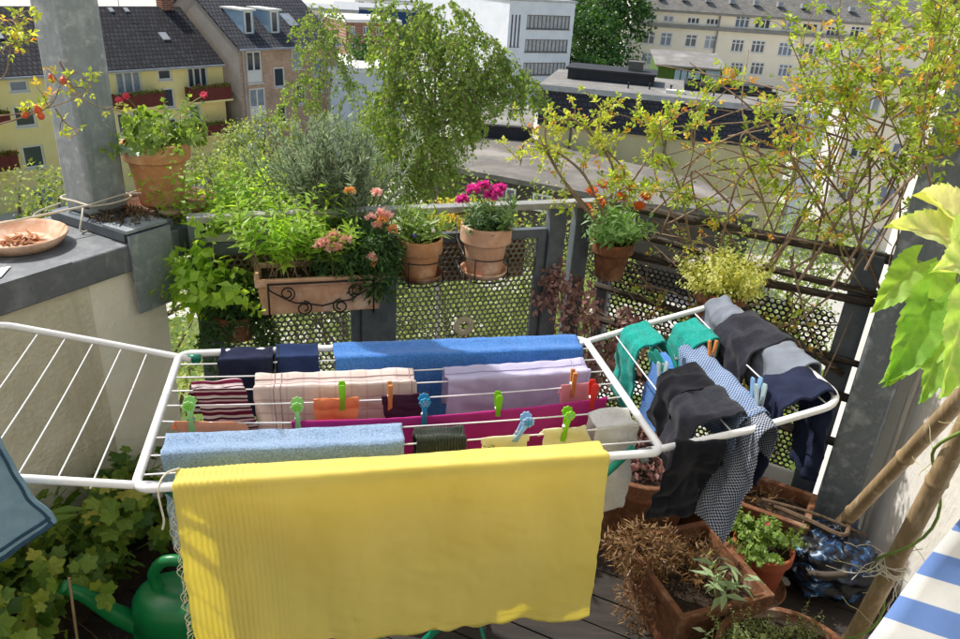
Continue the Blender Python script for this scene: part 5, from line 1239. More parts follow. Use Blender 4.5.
def rose(name, label, canes, nspr, lf, mat, cat='shrub', r=(.006, .002), L=(.07, .22), per=9, orange=.1, wt=None, base=(1, 2.7, 0), up=.3):
    t = thing(name, label, cat, base); paths = []
    ml = MB(); sm = MB()
    for c in canes:
        ms = MB(); k = rnd.uniform(.75, 1.2); pth = cane(ms, c, r[0]*k, r[1]*k); obj('cane', ms, M_twig, t, smooth=True); paths.append(pth)
    pool = [(pth[i], (pth[i+1]-pth[i])) for pth in paths for i in range(len(pth)//5, len(pth)-1)]
    for _ in range(nspr):
        p, ax = rnd.choice(pool)
        if wt and rnd.random() > wt(p): continue
        sprig(ml, sm, p, ax.normalized()*.4+rdir()*.9+V((0, 0, up)), rnd.uniform(*L), lf, per, orange=orange)
    obj('foliage', ml, [mat, M_twig], t); return t
CA = [[(0.458, 2.75, 1.037), (0.447, 2.75, 1.228), (0.293, 2.75, 1.381), (0.243, 2.75, 1.342)], [(0.425, 2.7, 1.012), (0.298, 2.7, 1.137), (0.203, 2.7, 1.278), (0.182, 2.7, 1.39)], [(0.446, 2.75, 1.036), (0.552, 2.75, 1.216), (0.584, 2.75, 1.364), (0.377, 2.75, 1.428)], [(0.444, 2.7, 1.032), (0.326, 2.7, 1.214), (0.136, 2.7, 1.309), (0.108, 2.7, 1.217)], [(0.443, 2.72, 1.006), (0.258, 2.72, 1.185), (0.155, 2.72, 1.342)], [(0.443, 2.75, 1.036), (0.5, 2.75, 1.194), (0.391, 2.75, 1.316), (0.384, 2.75, 1.457)]]
rose('leafy_shrub', 'loose yellow green shrub rising behind the railing corner', CA, 62, .020, L_yell, orange=.07, base=mq_(.05, .1, .0), L=(.05, .14))
CB = [[(0.654, 2.7, 0.988), (0.718, 2.7, 1.258), (0.715, 2.7, 1.469), (0.817, 2.7, 1.566)], [(0.758, 2.65, 0.974), (0.614, 2.65, 1.173), (0.568, 2.65, 1.348), (0.671, 2.65, 1.458), (0.841, 2.65, 1.462)], [(0.851, 2.6, 0.998), (0.883, 2.6, 1.276), (1.072, 2.6, 1.289), (1.252, 2.6, 1.266)], [(0.615, 2.75, 1.048), (0.774, 2.75, 1.212), (1.021, 2.75, 1.266), (1.223, 2.75, 1.335)], [(0.666, 2.7, 1.028), (0.85, 2.7, 1.137), (1.095, 2.7, 1.191)], [(0.927, 2.6, 0.984), (0.749, 2.6, 1.16), (0.533, 2.6, 1.181), (0.355, 2.6, 1.187)], [(0.754, 2.65, 0.993), (0.685, 2.65, 1.178), (0.608, 2.65, 1.316), (0.574, 2.65, 1.418)], [(1.075, 2.6, 0.975), (0.95, 2.6, 1.209), (0.845, 2.6, 1.377), (0.931, 2.6, 1.45)]]
rose('briar', 'arching briar with sparse lime leaves over the old wooden rail', CB, 70, .021, L_rose, orange=.12, base=mq_(.3, .12, .0), L=(.04, .13), r=(.004, .0016))
m = MB(); bb = V((0.802, 2.68, 1.577)); m.lathe([(0, -.013), (.010, -.009), (.012, 0), (.009, .010), (.004, .014), (0, .015)], 14, Matrix.Translation(bb)); obj('bud', m, plain('ochre_bud', lin('#c8a24a'), .6), bpy.data.objects['briar'], smooth=True)
CC = [[(1.012, 2.5, 0.952), (1.113, 2.5, 1.248), (1.142, 2.5, 1.514), (1.041, 2.5, 1.749), (1.025, 2.5, 1.888)], [(1.103, 2.45, 0.94), (1.197, 2.45, 1.234), (1.237, 2.45, 1.498), (1.145, 2.45, 1.759), (1.178, 2.45, 1.899)], [(1.191, 2.4, 0.93), (1.278, 2.4, 1.221), (1.312, 2.4, 1.481), (1.337, 2.4, 1.691), (1.318, 2.4, 1.882)], [(1.012, 2.6, 0.932), (1.054, 2.6, 1.217), (1.047, 2.6, 1.458), (0.985, 2.6, 1.646), (0.988, 2.6, 1.827)], [(1.308, 2.45, 0.955), (1.099, 2.45, 1.227), (0.962, 2.45, 1.385), (0.964, 2.45, 1.511)], [(1.374, 2.35, 0.928), (1.305, 2.35, 1.271), (1.188, 2.35, 1.453), (1.066, 2.35, 1.564), (1.006, 2.35, 1.675)], [(0.931, 2.5, 0.829), (1.055, 2.5, 1.067), (1.246, 2.5, 1.257), (1.383, 2.5, 1.466), (1.557, 2.5, 1.572)], [(1.336, 2.4, 0.903), (1.177, 2.4, 1.11), (1.281, 2.4, 1.321), (1.46, 2.4, 1.365)], [(1.452, 2.35, 0.782), (1.332, 2.35, 1.069), (1.388, 2.35, 1.309), (1.424, 2.35, 1.529)], [(1.151, 2.5, 0.961), (1.12, 2.5, 1.351), (1.0, 2.5, 1.567), (0.902, 2.5, 1.711)], [(1.404, 2.3, 0.916), (1.404, 2.3, 1.227), (1.276, 2.3, 1.439), (1.225, 2.3, 1.694), (1.27, 2.3, 1.778)], [(1.284, 2.45, 0.916), (1.235, 2.45, 1.337), (1.08, 2.45, 1.549), (1.123, 2.45, 1.729), (1.188, 2.45, 1.818)], [(1.081, 2.5, 0.956), (1.284, 2.5, 1.119), (1.398, 2.5, 1.198), (1.493, 2.5, 1.274)], [(1.236, 2.4, 0.952), (1.329, 2.4, 1.324), (1.132, 2.4, 1.62), (1.005, 2.4, 1.698)], [(1.041, 2.55, 0.972), (1.151, 2.55, 1.375), (1.186, 2.55, 1.664), (1.306, 2.55, 1.791), (1.45, 2.55, 1.829)], [(1.359, 2.4, 0.942), (1.173, 2.4, 1.247), (1.239, 2.4, 1.568), (1.396, 2.4, 1.694)], [(1.138, 2.12, 1.111), (1.182, 2.12, 1.359), (1.183, 2.12, 1.582), (1.175, 2.12, 1.81)], [(1.118, 2.1, 1.302), (1.195, 2.1, 1.423), (1.259, 2.1, 1.483), (1.339, 2.1, 1.569)], [(1.094, 2.14, 1.546), (1.164, 2.14, 1.631), (1.163, 2.14, 1.758), (1.092, 2.14, 1.899)], [(1.362, 2.1, 1.259), (1.231, 2.1, 1.397), (1.15, 2.1, 1.61), (1.116, 2.1, 1.878)]]
rose('climbing_rose', 'tall tangled climbing rose with sunlit lime and orange leaves at the right', CC, 350, .021, L_rose, orange=.14, base=mq_(.8, .12, .0), L=(.06, .22), r=(.0046, .0015), wt=lambda p: 1.0 if p.z > 1.45 else (.35 if p.z > 1.15 else .15))
CX_ = [[mq_(rnd.uniform(.15, 1.05), rnd.uniform(-.1, .15), rnd.uniform(.95, 1.5)), mq_(rnd.uniform(.1, 1.1), rnd.uniform(-.1, .15), rnd.uniform(1.0, 1.7))] for _ in range(30)]
CX_ = [[a, (a+b)/2+V((rnd.uniform(-.1, .1), 0, rnd.uniform(-.02, .14))), b] for a, b in CX_]
CD = [[mq_(rnd.uniform(-.02, 1.0), rnd.uniform(-.10, .06), rnd.uniform(.35, 1.1)) for _ in range(2)] for _ in range(48)]
CD = [[a, (a+b)/2+V((0, -.02, rnd.uniform(-.06, .10))), b] for a, b in CD]
rose('bare_climber', 'bare woody climber twining through the dark right hand railing', CD+CX_, 150, .016, L_rose, orange=.4, base=mq_(.6, -.05, 0), L=(.03, .09), r=(.0042, .0018), per=4)

# twig with hips in front of the column
CE = [[(-1.208, 1.75, 1.472), (-1.075, 1.75, 1.495), (-0.976, 1.75, 1.528), (-0.924, 1.75, 1.565), (-0.983, 1.75, 1.615)], [(-1.18, 1.7, 1.456), (-1.07, 1.7, 1.49), (-0.995, 1.7, 1.524), (-0.958, 1.7, 1.58)], [(-0.984, 1.75, 1.611), (-0.96, 1.75, 1.551), (-0.919, 1.75, 1.521), (-0.852, 1.75, 1.509)], [(-1.146, 1.72, 1.608), (-1.076, 1.72, 1.644), (-1.025, 1.72, 1.658)], [(-1.159, 1.72, 1.554), (-1.097, 1.72, 1.58), (-1.061, 1.72, 1.676)], [(-1.119, 1.7, 1.674), (-1.049, 1.7, 1.699), (-1.014, 1.7, 1.681)], [(-1.014, 1.75, 1.508), (-0.991, 1.75, 1.47), (-0.964, 1.75, 1.461)]]
t = rose('dog_rose', 'dog rose spray with orange hips crossing the steel column', CE, 26, .015, L_yell, orange=.1, base=(-1.5, 1.7, 0), L=(.03, .07), r=(.0022, .001), per=4)
for q in [(-0.998, 1.73, 1.576), (-1.057, 1.7, 1.498), (-1.025, 1.7, 1.511), (-0.973, 1.73, 1.573), (-1.021, 1.7, 1.498)]:
    m = MB(); m.lathe([(0, -.008), (.006, -.006), (.0085, 0), (.006, .007), (.002, .009), (.003, .013), (0, .012)], 14, Matrix.Translation(q) @ Matrix.Rotation(rnd.uniform(-.5, .5), 4, 'X')); obj('rose_hip', m, F_hip, t, smooth=True)

# ------------------------------------------------------------------ trees
def tree(name, label, base, top, r, n, L, W, mat, bark, blobs=7, seed=0, group=None, cat='tree', tr=.16):
    base, top = V(base), V(top); t = thing(name, label, cat, base, 0, group)
    m = MB(); pth = spline([base, base.lerp(top, .4)+rv(r*.12), base.lerp(top, .75)+rv(r*.15), top], 6); m.tube(pth, taper(pth, tr, tr*.25), 8)
    cs = []
    for k in range(blobs):
        d = rdir(); c = top+V((d.x*r*.62, d.y*r*.62, d.z*r*.55)); cs.append((c, r*rnd.uniform(.38, .62)))
        q = pth[rnd.randint(len(pth)//2, len(pth)-2)]; lm = spline([q, q.lerp(c, .5)+rv(r*.1), c], 4); m.tube(lm, taper(lm, tr*.35, tr*.08), 6)
    obj('trunk', m, bark, t, smooth=True)
    ml = MB()
    for c, rr in cs: cloud(ml, c, (rr, rr, rr*.85), n//blobs, 'leaf', L, W, (.0, 1), .35, .5, clumps=16)
    obj('crown', ml, mat, t); return t
for i, (q, dz, r, n, lb) in enumerate((( (-4.736, 13.0, -2.355), 1.5, 1.35, 5000, 'light green garden tree in front of the yellow house'), ((-7.069, 11.0, -2.075), 1.6, .9, 1500, 'thin garden tree left of the steel column, in front of the yellow wall'), ((-3.734, 17.0, -4.741), 1, 2.6, 5500, 'garden tree below the rosemary box, seen through the railing'),
        ((-0.925, 15.0, -4.256), 1, 2.4, 5500, 'garden tree below the two clay pots, seen through the railing'), ((1.623, 18.0, -5.565), 1, 2.6, 5500, 'garden tree behind the right end of the perforated panels'), ((-3.271, 10.0, -3.127), 1, 1.7, 4500, 'garden tree low down behind the hanging basket'),
        ((-1.279, 11.0, -4.98), 1, 2.2, 5000, 'garden tree hidden low behind the railing post'), ((5.822, 12.0, -4.411), 1, 1.9, 5000, 'garden tree in the shade below the climber, right of the briar'), ((7.916, 18.0, -5.252), 1, 2.4, 5000, 'garden tree beside the pale house behind the wooden railing'), ((3.874, 10.0, -4.518), 1, 1.8, 5000, 'garden tree low below the wooden railing'), ((-6.378, 24.0, -9.232), 1, 2.8, 4500, 'bushy garden tree far below the plant trough'), ((-0.037, 26.0, -9.867), 1, 3.0, 4500, 'bushy garden tree in front of the annex, low behind the stone ring'), ((3.473, 21.0, -8.557), 1, 2.8, 4500, 'bushy garden tree under the railing corner'), ((-2.352, 20.0, -8.651), 1, 2.6, 4500, 'bushy garden tree low in the yard behind the wide railing post'), ((-5.864, 12.0, -3.875), 1, 1.8, 3000, 'garden tree beyond the parapet end'), ((-7.137, 24.0, -4.245), 1, 1.7, 4500, 'round garden tree in front of the brown brick house'))):
    q = V(q); tree('garden_tree', lb, (q.x, q.y, GZ), q, r, n, .075 if q.y < 14 else .11, .05 if q.y < 14 else .075, L_gard, M_bark, 8, group='garden trees below the balcony')
for i, (q, r, lb) in enumerate((((13.849, 112.0, -6.643), 6.5, 'dark green tree between the white office block and the beige building'), ((12.699, 125.0, -5.472), 6, 'dark green tree close behind the white office block'), ((16.307, 118.0, -4.522), 6, 'dark green tree beside the white side wall'), ((12.607, 104.0, -10.282), 4.5, 'low dark green tree behind the slate hall roof'))):
    q = V(q); tree('lime_tree', lb, (q.x, q.y, GZ), q, r, 5000, .6, .42, L_far, M_bark, 10, group='dark trees beyond the hall', tr=.4)
tree('shrub', 'dark bush beside the red brick tenement', ((-12.926, 70.0, -6.814)[0], 70, GZ), (-12.566, 70.0, -6.621), 2.2, 1600, .4, .26, L_far, M_bark, 6, cat='bush')

def birch(label, base, blobs, nstr, leafn, tr=.07, spread=.35):
    """weeping birch: trunk, limbs and curtains of hanging leafy twigs"""
    base = V(base); t = thing('birch_tree', label, 'tree', base)
    m = MB(); top = V(blobs[0][0]); pth = spline([base, base.lerp(top, .5)+V((.25, 0, 0)), top], 10); m.tube(pth, taper(pth, tr, tr*.2), 8)
    for c, r in blobs[1:]:
        c = V(c); q = min(pth[8:], key=lambda p: abs(p.z-(c.z-.7))); lm = spline([q, q.lerp(c, .55)+V((0, 0, .12)), c+V((0, 0, r*.4))], 5); m.tube(lm, taper(lm, tr*.28, tr*.07), 6)
    obj('trunk', m, M_birchbark, t, smooth=True)
    ml, ms = MB(), MB(); tot = sum(r*r for c, r in blobs)
    for c, r in blobs:
        for _ in range(int(nstr*r*r/tot)):
            if _ % 9 == 0: tone_c = rnd.random()
            d = rdir(); p = V(c)+V((d.x*r, d.y*r*1.2, d.z*r*.8)); pth2 = wander(p, V((d.x*.7, d.y*.7, .1)), rnd.uniform(.16, .44), 7, .2, .5)
            ms.tube(pth2, taper(pth2, .004, .0015), 3, cap=False); tb = tone_c*.4
            for k in range(leafn):
                f = rnd.random(); q = min(6, int(f*7)); e = pth2[q].lerp(pth2[q+1], f*7-q)+rv(.03); s = rnd.uniform(.7, 1.2)
                ml.leaf(e, rdir()+V((0, 0, -.7)), rdir(), .052*s, .040*s, max(.01, tb+rnd.random()*.65))
    obj('twig', ms, M_twig, t); obj('crown', ml, L_birch, t); return t
birch('large weeping birch in the middle of the courtyard view', ((-0.696, 9.5, -2.857)[0], 9.5, GZ), [(c, r) for c, r in [((-0.745, 9.5, 0.663), 0.51), ((-1.115, 9.5, 0.926), 0.33), ((-1.181, 9.7, 1.301), 0.26), ((-0.644, 9.5, 1.179), 0.33), ((-0.338, 9.7, 0.84), 0.36), ((-0.015, 9.8, 0.612), 0.31), ((0.247, 9.8, 0.472), 0.26), ((-0.853, 9.5, 0.18), 0.54), ((-0.583, 9.8, 0.084), 0.36), ((-1.2, 9.3, 0.192), 0.36), ((-1.246, 9.5, -0.343), 0.33), ((-0.946, 9.7, -0.433), 0.38), ((-0.681, 9.7, -0.546), 0.23), ((-1.176, 9.5, -0.793), 0.33), ((-0.783, 9.5, -0.899), 0.28), ((0.435, 9.7, 0.45), 0.12), ((-0.212, 9.5, 0.486), 0.26)]], 1550, 16)
birch('smaller birch spray left of the large one in front of the brick house', ((-2.763, 12.0, -4.24)[0], 12, GZ), [(c, r) for c, r in [((-2.628, 12.0, 0.457), 0.26), ((-2.814, 12.0, 0.803), 0.27), ((-2.701, 12.2, 1.009), 0.22), ((-2.473, 12.0, 0.539), 0.24), ((-3.005, 12.2, -0.114), 0.26), ((-3.047, 12.0, -0.392), 0.26), ((-2.483, 12.0, 0.099), 0.19), ((-2.253, 12.0, -0.036), 0.19), ((-2.339, 12.0, -0.501), 0.29), ((-2.745, 12.0, 0.157), 0.16)]], 250, 14, .05)

# ------------------------------------------------------------------ things on the deck, right
def box_planter(label, M, sx, sy, h, mat, name='box_planter'):
    t = thing(name, label, 'planter', M=M); m = MB()
    def q(z, g): return [V((a*(sx+g), b*(sy+g), z)) for a, b in ((-1, -1), (1, -1), (1, 1), (-1, 1))]
    rings = [q(0, -.02), q(h-.035, 0), q(h-.034, .008), q(h, .009), q(h, -.012), q(h-.07, -.016)]
    m.add([v for r in rings for v in r], [(3, 2, 1, 0)]+[(4*i+k, 4*i+(k+1) % 4, 4*i+4+(k+1) % 4, 4*i+4+k) for i in range(5) for k in range(4)]); solid(obj('box', m, mat, t, world=False), 0, bev=.005)
    m = MB(); m.grid(lambda i, j: ((i*2-1)*(sx-.014), (j*2-1)*(sy-.014), h-.05+.012*noise.noise(V((i*5, j*5, h*9)))), 12, 12); obj('soil', m, M_soil, t, world=False); return t
MA = Matrix.Translation((.715, 1.79, 0)) @ Matrix.Rotation(math.radians(21), 4, 'Z')
t = box_planter('square terracotta planter full of dried brown stalks on the dark deck', MA, .155, .165, .23, M_terrad)
ml, ms = MB(), MB()
shoots(ml, ms, MA @ V((-.04, .06, .2)), (.10, .08), 60, .17, .6, 'blade', .026, .006, 22, (0, 1), sr=.0014, grav=.18, wob=.45, start=.1)
cloud(ml, MA @ V((-.13, .10, .24)), (.13, .10, .08), 1300, 'blade', .026, .0042, (0, 1), .2); cloud(ml, MA @ V((-.19, .02, .13)), (.06, .1, .12), 420, 'blade', .024, .004, (0, 1), .2)
obj('dried_stalks', ml, L_dry, t); obj('dry_stem', ms, L_dry, t)
ml, ms = MB(), MB(); shoots(ml, ms, MA @ V((.03, -.12, .2)), (.03, .02), 4, .17, .2, 'leaf', .075, .022, 8, (.5, 1), sr=.0022, start=.2, droop=.1); obj('young_shoot', ml, leafmat('sage_leaves', lin('#6b8a5c'), lin('#a9bf92'), .3), t); obj('stem', ms, M_stem, t)
MB2 = Matrix.Translation((1.0, 2.21, 0)) @ Matrix.Rotation(math.radians(-28), 4, 'Z')
t = box_planter('old terracotta trough at the foot of the wooden railing', MB2, .22, .10, .22, M_terrad)
ml = MB(); cloud(ml, MB2 @ V((0, 0, .19)), (.19, .08, .03), 260, 'blade', .035, .006, (0, .8), .1); obj('dry_leaf', ml, L_dry, t)
# big pot under the rack
t = pot('large_clay_pot', 'large dark terracotta pot in the shade under the right end of the rack', (.60, 2.18, 0), .15, .20, .36, M_terrad, cat='plant pot', rim=.18)
ml = MB(); cloud(ml, (.60, 2.18, .36), (.14, .14, .05), 300, 'leaf', .03, .02, (0, .5), .2); obj('foliage', ml, L_purp, t)
# pot of parsley
saucer((.985, 1.945, .0), .108, 'round clay saucer under the parsley pot', M_terrad)
t = pot('potted_parsley', 'red brown plastic pot of bright green parsley on the deck', (.985, 1.945, .008), .070, .098, .19, surf('red_brown_plastic', lin('#a5583c'), lin('#8c4a32'), 8, .5, .05), rim=.2)
ml, ms = MB(), MB(); shoots(ml, ms, (.985, 1.945, .18), (.06, .06), 60, .105, .5, 'tri', .018, .015, 12, (.2, 1), grav=.06, start=.3); obj('foliage', ml, L_green, t); obj('stem', ms, M_stem, t)
bloom((.965, 1.92, .30), 5, .008, F_red, t)
# round pot of thyme in front
t = pot('potted_thyme', 'wide round terracotta pot of fine leaved thyme at the bottom edge', (.91, 1.47, 0), .15, .205, .20, M_terrad, rim=.22)
ml, ms = MB(), MB(); shoots(ml, ms, (.87, 1.47, .17), (.13, .12), 170, .11, .35, 'leaf', .011, .006, 20, (.1, 1), sr=.0008, grav=.0, start=.1); cloud(ml, (.86, 1.47, .205), (.15, .15, .05), 2200, 'leaf', .010, .006, (.1, 1), .1); obj('foliage', ml, leafmat('thyme_leaves', lin('#5d7240'), lin('#a8b574'), .35), t); obj('stem', ms, M_twig, t)
t = thing('sage_plant', 'pale sage sprigs rising in front of the square planter', 'plant', (.66, 1.42, 0))
m = MB(); m.lathe([(0, 0), (.06, 0), (.085, .14), (.078, .14), (.06, .03), (0, .03)], 28, Matrix.Translation((.68, 1.44, 0))); obj('pot', m, M_terrad, t, smooth=True)
ml, ms = MB(), MB(); shoots(ml, ms, (.68, 1.44, .12), (.06, .05), 14, .20, .3, 'leaf', .045, .018, 12, (.4, 1), sr=.0018, start=.2); obj('foliage', ml, leafmat('pale_sage', lin('#7f9470'), lin('#c3cdb0'), .3), t); obj('stem', ms, M_stem, t)
# dark plastic sack
t = thing('plastic_sack', 'crumpled dark blue and black plastic sack beside the bamboo', 'sack', (1.26, 2.0, 0))
def sk_(i, j):
    a = 2*PI*i; b_ = PI*j; r = 1+.22*noise.noise(V((math.cos(a)*2.2, math.sin(a)*2.2, b_*2.2)))+.12*noise.noise(V((math.cos(a)*6, math.sin(a)*6, b_*6)))+.07*1.5*abs(noise.noise(V((math.cos(a)*14, math.sin(a)*14, b_*14))))
    return (1.25+.155*r*math.sin(b_)*math.cos(a), 2.0+.135*r*math.sin(b_)*math.sin(a), max(.002, .10-.115*r*math.cos(b_)))
m = MB(); m.grid(sk_, 80, 50)
ms_, nt_, out_ = newmat('printed_plastic_film'); tc_ = nt_.nodes.new('ShaderNodeTexCoord'); p_ = N(nt_, 'ShaderNodeBsdfPrincipled', Roughness=.55)
f_ = noisetex(nt_, stretched(nt_, tc_.outputs['Object'], (1, 1, 2.2)), 13, 3, .5, 1.5)
nt_.links.new(ramp(nt_, f_, [(.46, lin('#0a0c13')), (.54, lin('#101726')), (.57, lin('#1c4a80')), (.60, lin('#0d1119')), (.66, lin('#2f6c9c')), (.69, lin('#c3ccd2')), (.72, lin('#0e1118'))]), p_.inputs['Base Color']); nt_.links.new(p_.outputs[0], out_.inputs[0])
obj('film', m, ms_, t, smooth=True)
m = MB(); m.tube(spline([(1.13, 1.93, .10), (1.17, 1.87, .15), (1.23, 1.86, .17)], 5), .012, 8); obj('twisted_neck', m, M_cordd, t, smooth=True)
m = MB(); m.tube(spline([(1.06, 2.1, .235), (1.16, 2.03, .235), (1.25, 1.97, .235), (1.31, 2.08, .24)], 6), .008, 6); m.tube(spline([(1.02, 2.12, .245), (1.18, 2.05, .25), (1.33, 1.98, .23)], 6), .005, 6); obj('dead_branch', m, M_bark, label='dead dark branches lying over the plastic sack', cat='branch')

# bamboo canes
def bamboo(label, a, b, r, nodes):
    a, b = V(a), V(b); t = thing('bamboo_cane', label, 'bamboo cane', a, 0, 'bamboo canes leaning by the wall'); L_ = (b-a).length; pts = []; rr = []
    ks = sorted(set([i/40 for i in range(41)]+[n+e for n in nodes for e in (-.008, -.003, 0, .003, .008)]))
    for f in ks:
        bump = max((1-abs(f-n)/.006) for n in nodes); pts.append(a.lerp(b, f)+V((.004*math.sin(f*7), 0, .004*math.sin(f*5)))); rr.append(r*(1-.15*f)*(1+.16*max(0, bump)))
    m = MB(); m.tube(pts, rr, 16); obj('culm', m, M_bamboo, t, smooth=True); return t
bamboo('thick bamboo cane leaning from the sack up to the right edge', (1.317, 2.19, 0.0), (1.10, 1.14, 1.8), .024, [.16, .37, .57, .78])
bamboo('bamboo cane tied with raffia in front of the other cane', (1.125, 1.61, 0.0), (.92, 1.12, 1.72), .023, [.12, .34, .53, .75])
q0 = V((1.125, 1.61, 0)).lerp(V((.92, 1.12, 1.72)), .345)
t = thing('raffia_tie', 'pale raffia wound round the front bamboo cane', 'tie', q0); m = MB()
for k in range(7):
    c = q0+V((0, 0, rnd.uniform(-.02, .02))); tl = rnd.uniform(-.3, .3); m.tube([c+V((.031*math.cos(2*PI*i/16), .031*math.sin(2*PI*i/16), .012*math.sin(2*PI*i/16+k)+tl*.03*math.cos(2*PI*i/16))) for i in range(17)], .0016, 5)
for k in range(9): pth = wander(q0+rv(.02), V((rnd.uniform(-1, .6), rnd.uniform(-.6, .2), rnd.uniform(-.3, .5))), rnd.uniform(.06, .16), 7, .45, .1); m.tube(pth, .0011, 4)
obj('raffia', m, M_cord, t)

# cucumber-like vine climbing the canes, large leaves near the camera
def bigleaf(mb, base, d, n, L, W, tone, droop=.25, lob=.12):
    base, d = V(base), V(d).normalized(); sd = d.cross(V(n)).normalized(); nn = sd.cross(d).normalized()
    b0 = len(mb.v); NU, NV = 27, 40
    for j in range(NV+1):
        v = j/NV; w = W/2*(math.sin(PI*min(1, v*.97+.03)**.62))**.8*(1-.15*v)
        for i in range(NU):
            u = i/(NU-1)*2-1; edge = abs(u)**6
            ser = 1+.10*edge*(((j % 4)/3)-.5)
            back = -.16*L*(abs(u)**1.5)*(1-v)**3
            p = base+d*(L*v+back+.012*edge*L*((j % 4)/1.5-1))+sd*(u*w*ser)+nn*(.16*W*abs(u)**1.3-droop*L*v*v+.016*L*math.sin(v*PI*7-abs(u)*5.0)*(1-abs(u)*.3)*min(1, abs(u)*4)-.012*L*math.exp(-(u*9)**2))
            mb.v.append(p); mb.t.append(max(.01, min(1, tone+.14*noise.noise(p*24)+.10*noise.noise(p*70)+.22*math.exp(-(u*14)**2)+.16*max(0, math.cos(v*PI*9-abs(u)*6.0))**8-.22*edge*(noise.noise(p*30)>.2))))
    for j in range(NV):
        for i in range(NU-1):
            a = b0+j*NU+i; mb.f.append((a, a+1, a+NU+1, a+NU)); mb.mi.append(0)
t = thing('cucumber_vine', 'vine with large backlit serrated leaves at the right edge', 'vine', (1.1, 1.55, 0))
LV_ = [((0.776, 1.28, 1.434), (0.687, 1.2, 1.357), 0.36, 0.45), ((0.756, 1.18, 1.402), (0.683, 1.08, 1.279), 0.42, 0.25), ((0.82, 1.22, 1.417), (0.682, 1.08, 1.283), 0.66, 0.45), ((0.885, 1.35, 1.458), (0.714, 1.28, 1.493), 0.55, 0.85), ((0.821, 1.25, 1.448), (0.747, 1.1, 1.56), 0.7, 0.6), ((0.923, 1.4, 1.464), (0.774, 1.32, 1.545), 0.8, 0.98), ((0.813, 1.2, 1.31), (0.771, 1.12, 1.232), 0.45, 0.2), ((0.759, 1.1, 1.437), (0.723, 1.0, 1.312), 0.6, 0.55), ((0.802, 1.15, 1.489), (0.675, 1.05, 1.494), 0.7, 0.7)]
ms = MB()
for a, b, wr2, tn in LV_:
    m = MB(); a, b = V(a), V(b); d = b-a; bigleaf(m, a, d+V((0, 0, d.length*.12)), V((.25, -.55, .8)), d.length*.98, d.length*max(.52, wr2*.85), tn, .18)
    obj('leaf', m, L_big, t, smooth=True); ms.tube(spline([a, a+V((.03, .03, -.02)), a+V((.07, .08, -.10))], 5), .0030, 6)
vine = [V((1.125, 1.61, 0)).lerp(V((.92, 1.12, 1.72)), f)+V((.034*math.cos(f*26), .034*math.sin(f*26), 0)) for f in [i/60 for i in range(61)]]
ms.tube(vine[8:], .0036, 7); obj('stem', ms, M_stem, t, smooth=True)
M_tend = plain('pale_tendril', lin('#cdc79a'), .7, trans=.2)
for k in range(26):
    m = MB(); c = vine[rnd.randint(12, 50)]; pth = [c]; d = V((rnd.uniform(-1, .5), rnd.uniform(-.8, .4), rnd.uniform(-.2, .6))).normalized(); L_ = rnd.uniform(.05, .14)
    for i in range(1, 15): pth.append(pth[-1]+d*(L_/14)); d = (d+V((math.cos(i*.9+k), math.sin(i*.9+k), math.sin(i*.7))) * (.06*i/4)).normalized()
    m.tube(pth, .0010, 4); obj('tendril', m, M_tend, t)

# striped chair near the camera, bottom right
t = thing('deck_chair', 'blue and white striped canvas of a chair at the lower right corner', 'chair', (1.0, .9, 0))
E1, E2 = V((0.703, 0.95, 0.86)), V((0.828, 1.02, 1.076)); ev = (E2-E1); dv = V((.62, -.16, .0))
def sling(i, j):
    p = E1-ev*.9+ev*(2.6*j)+dv*i; return p+V((.0, .0, -.02*math.sin(PI*i)))+V((0, -.02, .01))*noise.noise(V((i*3, j*3, 4)))
m = MB(); m.grid(sling, 24, 30, lambda i, j: (i, j))
def strp(nt, uv):
    s = nt.nodes.new('ShaderNodeSeparateXYZ'); nt.links.new(uv, s.inputs[0])
    a = N(nt, 'ShaderNodeMath'); a.operation = 'MULTIPLY'; nt.links.new(s.outputs[1], a.inputs[0]); a.inputs[1].default_value = 7.2
    b = N(nt, 'ShaderNodeMath'); b.operation = 'FRACT'; nt.links.new(a.outputs[0], b.inputs[0])
    return ramp(nt, b.outputs[0], [(0, lin('#7d9fdc')), (.49, lin('#7d9fdc')), (.51, lin('#f2f2f0')), (1, lin('#f2f2f0'))])
solid(obj('canvas', m, cloth('striped_canvas', lin('#ffffff'), None, 700, .3, .3, .9, 8, pattern=strp), t, smooth=True), .003)
m = MB(); A1, A2 = E1-ev*.9, E1+ev*1.7
nv = ev.cross(dv).normalized(); nv = nv if nv.z > 0 else -nv
for o_ in (V((.05, 0, 0))-nv*.05, dv+V((-.014, 0, 0))-nv*.03):
    m.tube([A1+o_, A2+o_], .013, 8); m.tube([A1+o_+ev*.6, V((A1.x+o_.x, A1.y+o_.y+.35, .01))], .013, 8); m.tube([A1+o_, V((A1.x+o_.x, A1.y+o_.y-.1, .01))], .013, 8)
m.tube([A1-nv*.03, A1+dv-nv*.03], .012, 8); m.tube([A2-nv*.03, A2+dv-nv*.03], .012, 8); obj('frame', m, M_wood, t, smooth=True)

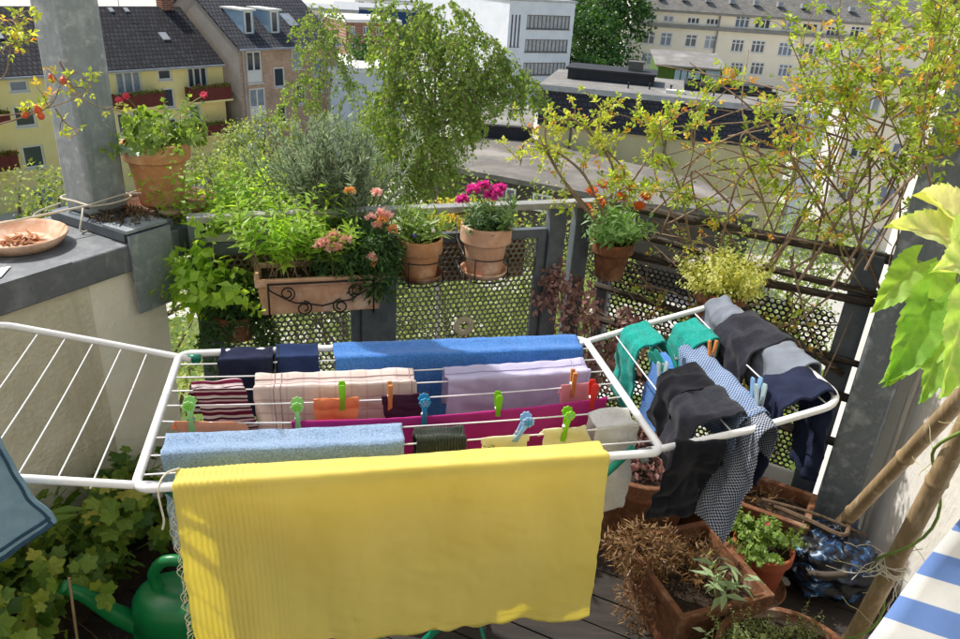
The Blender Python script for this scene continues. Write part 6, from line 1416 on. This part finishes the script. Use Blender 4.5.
# ------------------------------------------------------------------ bottom left: watering can and geraniums
wc = V((-.80, 1.56, 0))
t = thing('watering_can', 'dark green plastic watering can with a long spout by the parapet', 'watering can', wc)
M_can = plain('dark_green_plastic', lin('#12763f'), .32)
m = MB(); m.lathe([(0, .0), (.11, .0), (.118, .012), (.122, .10), (.118, .102), (.118, .112), (.121, .115), (.112, .19), (.10, .215), (.085, .225), (.03, .235), (0, .236)], 36, Matrix.Translation(wc), 1.15, .85); obj('body', m, M_can, t, smooth=True)
tip = V((-1.048, 1.46, 0.31)); root = wc+V((-.12, -.03, .12))
m = MB(); pth = spline([root+V((.05, 0, -.02)), root, root.lerp(tip, .35)+V((0, 0, -.005)), root.lerp(tip, .7)+V((0, 0, .008)), tip], 6); m.tube(pth, taper(pth, .037, .015), 12); m.tube([tip, tip+(tip-root).normalized()*.012], .0185, 12); obj('spout', m, M_can, t, smooth=True)
m = MB(); pth = spline([wc+V((-.05, 0, .215)), wc+V((-.062, 0, .275)), wc+V((-.03, 0, .325)), wc+V((.03, 0, .33)), wc+V((.08, 0, .28)), wc+V((.11, 0, .19))], 6); m.tube(pth, .0165, 10); obj('handle', m, M_can, t, smooth=True)
t = thing('geranium_bed', 'dark lobed geranium leaves crowding the foot of the parapet behind the watering can', 'plant', (-1.12, 1.62, 0))
MG = Matrix.Translation((-1.17, 1.76, 0)) @ Matrix.Rotation(math.radians(62), 4, 'Z')
m = MB(); mm = MG
m.box((-.7, -.10, 0), (.34, .10, .11), MG); solid(obj('trough', m, M_soil, t), 0, bev=.006)
ml, ms = MB(), MB()
for x, y, n in ((-.6, -.16, 22), (-.55, -.02, 26), (-.33, -.02, 30), (-.1, -.02, 34), (.12, .0, 30), (-.42, -.08, 16), (.25, .03, 14)):
    shoots(ml, ms, MG @ V((x, y, .13)), (.12, .10), n, .26, .5, 'ger', .066, .066, 7, (.0, .75), sr=.002, grav=.05, start=.3, droop=.3)
for k in range(9): ml.lobed(MG @ V((rnd.uniform(-.5, .2), rnd.uniform(-.15, 0), rnd.uniform(.28, .40))), rdir(), V((0, 0, 1)), .06, rnd.uniform(.85, 1))
for k in range(4): ml.leaf(MG @ V((rnd.uniform(-.1, .1), -.08, .36)), V((rnd.uniform(-1, .4), -.4, .15)), V((0, 0, 1)), .14, .035, .45)
obj('foliage', ml, L_ivy, t); obj('stem', ms, M_stem, t)
m = MB()
for k in range(60): pth = wander((-.93+rnd.gauss(0, .07), 1.42+rnd.gauss(0, .07), .02), V((rnd.gauss(0, .6), rnd.gauss(0, .6), .8)), rnd.uniform(.1, .2), 6, .4); m.tube(pth, .001, 4)
obj('dry_grass', m, L_dry, t)
t = thing('garden_stake', 'thin pale stake standing in front of the watering can spout', 'stake', (-.9, 1.42, 0))
m = MB(); m.tube([V((-1.048, 1.42, 0.126))-V((0, 0, .3)), V((-1.005, 1.42, 0.388))], .0035, 6); obj('stick', m, M_bamboo, t)
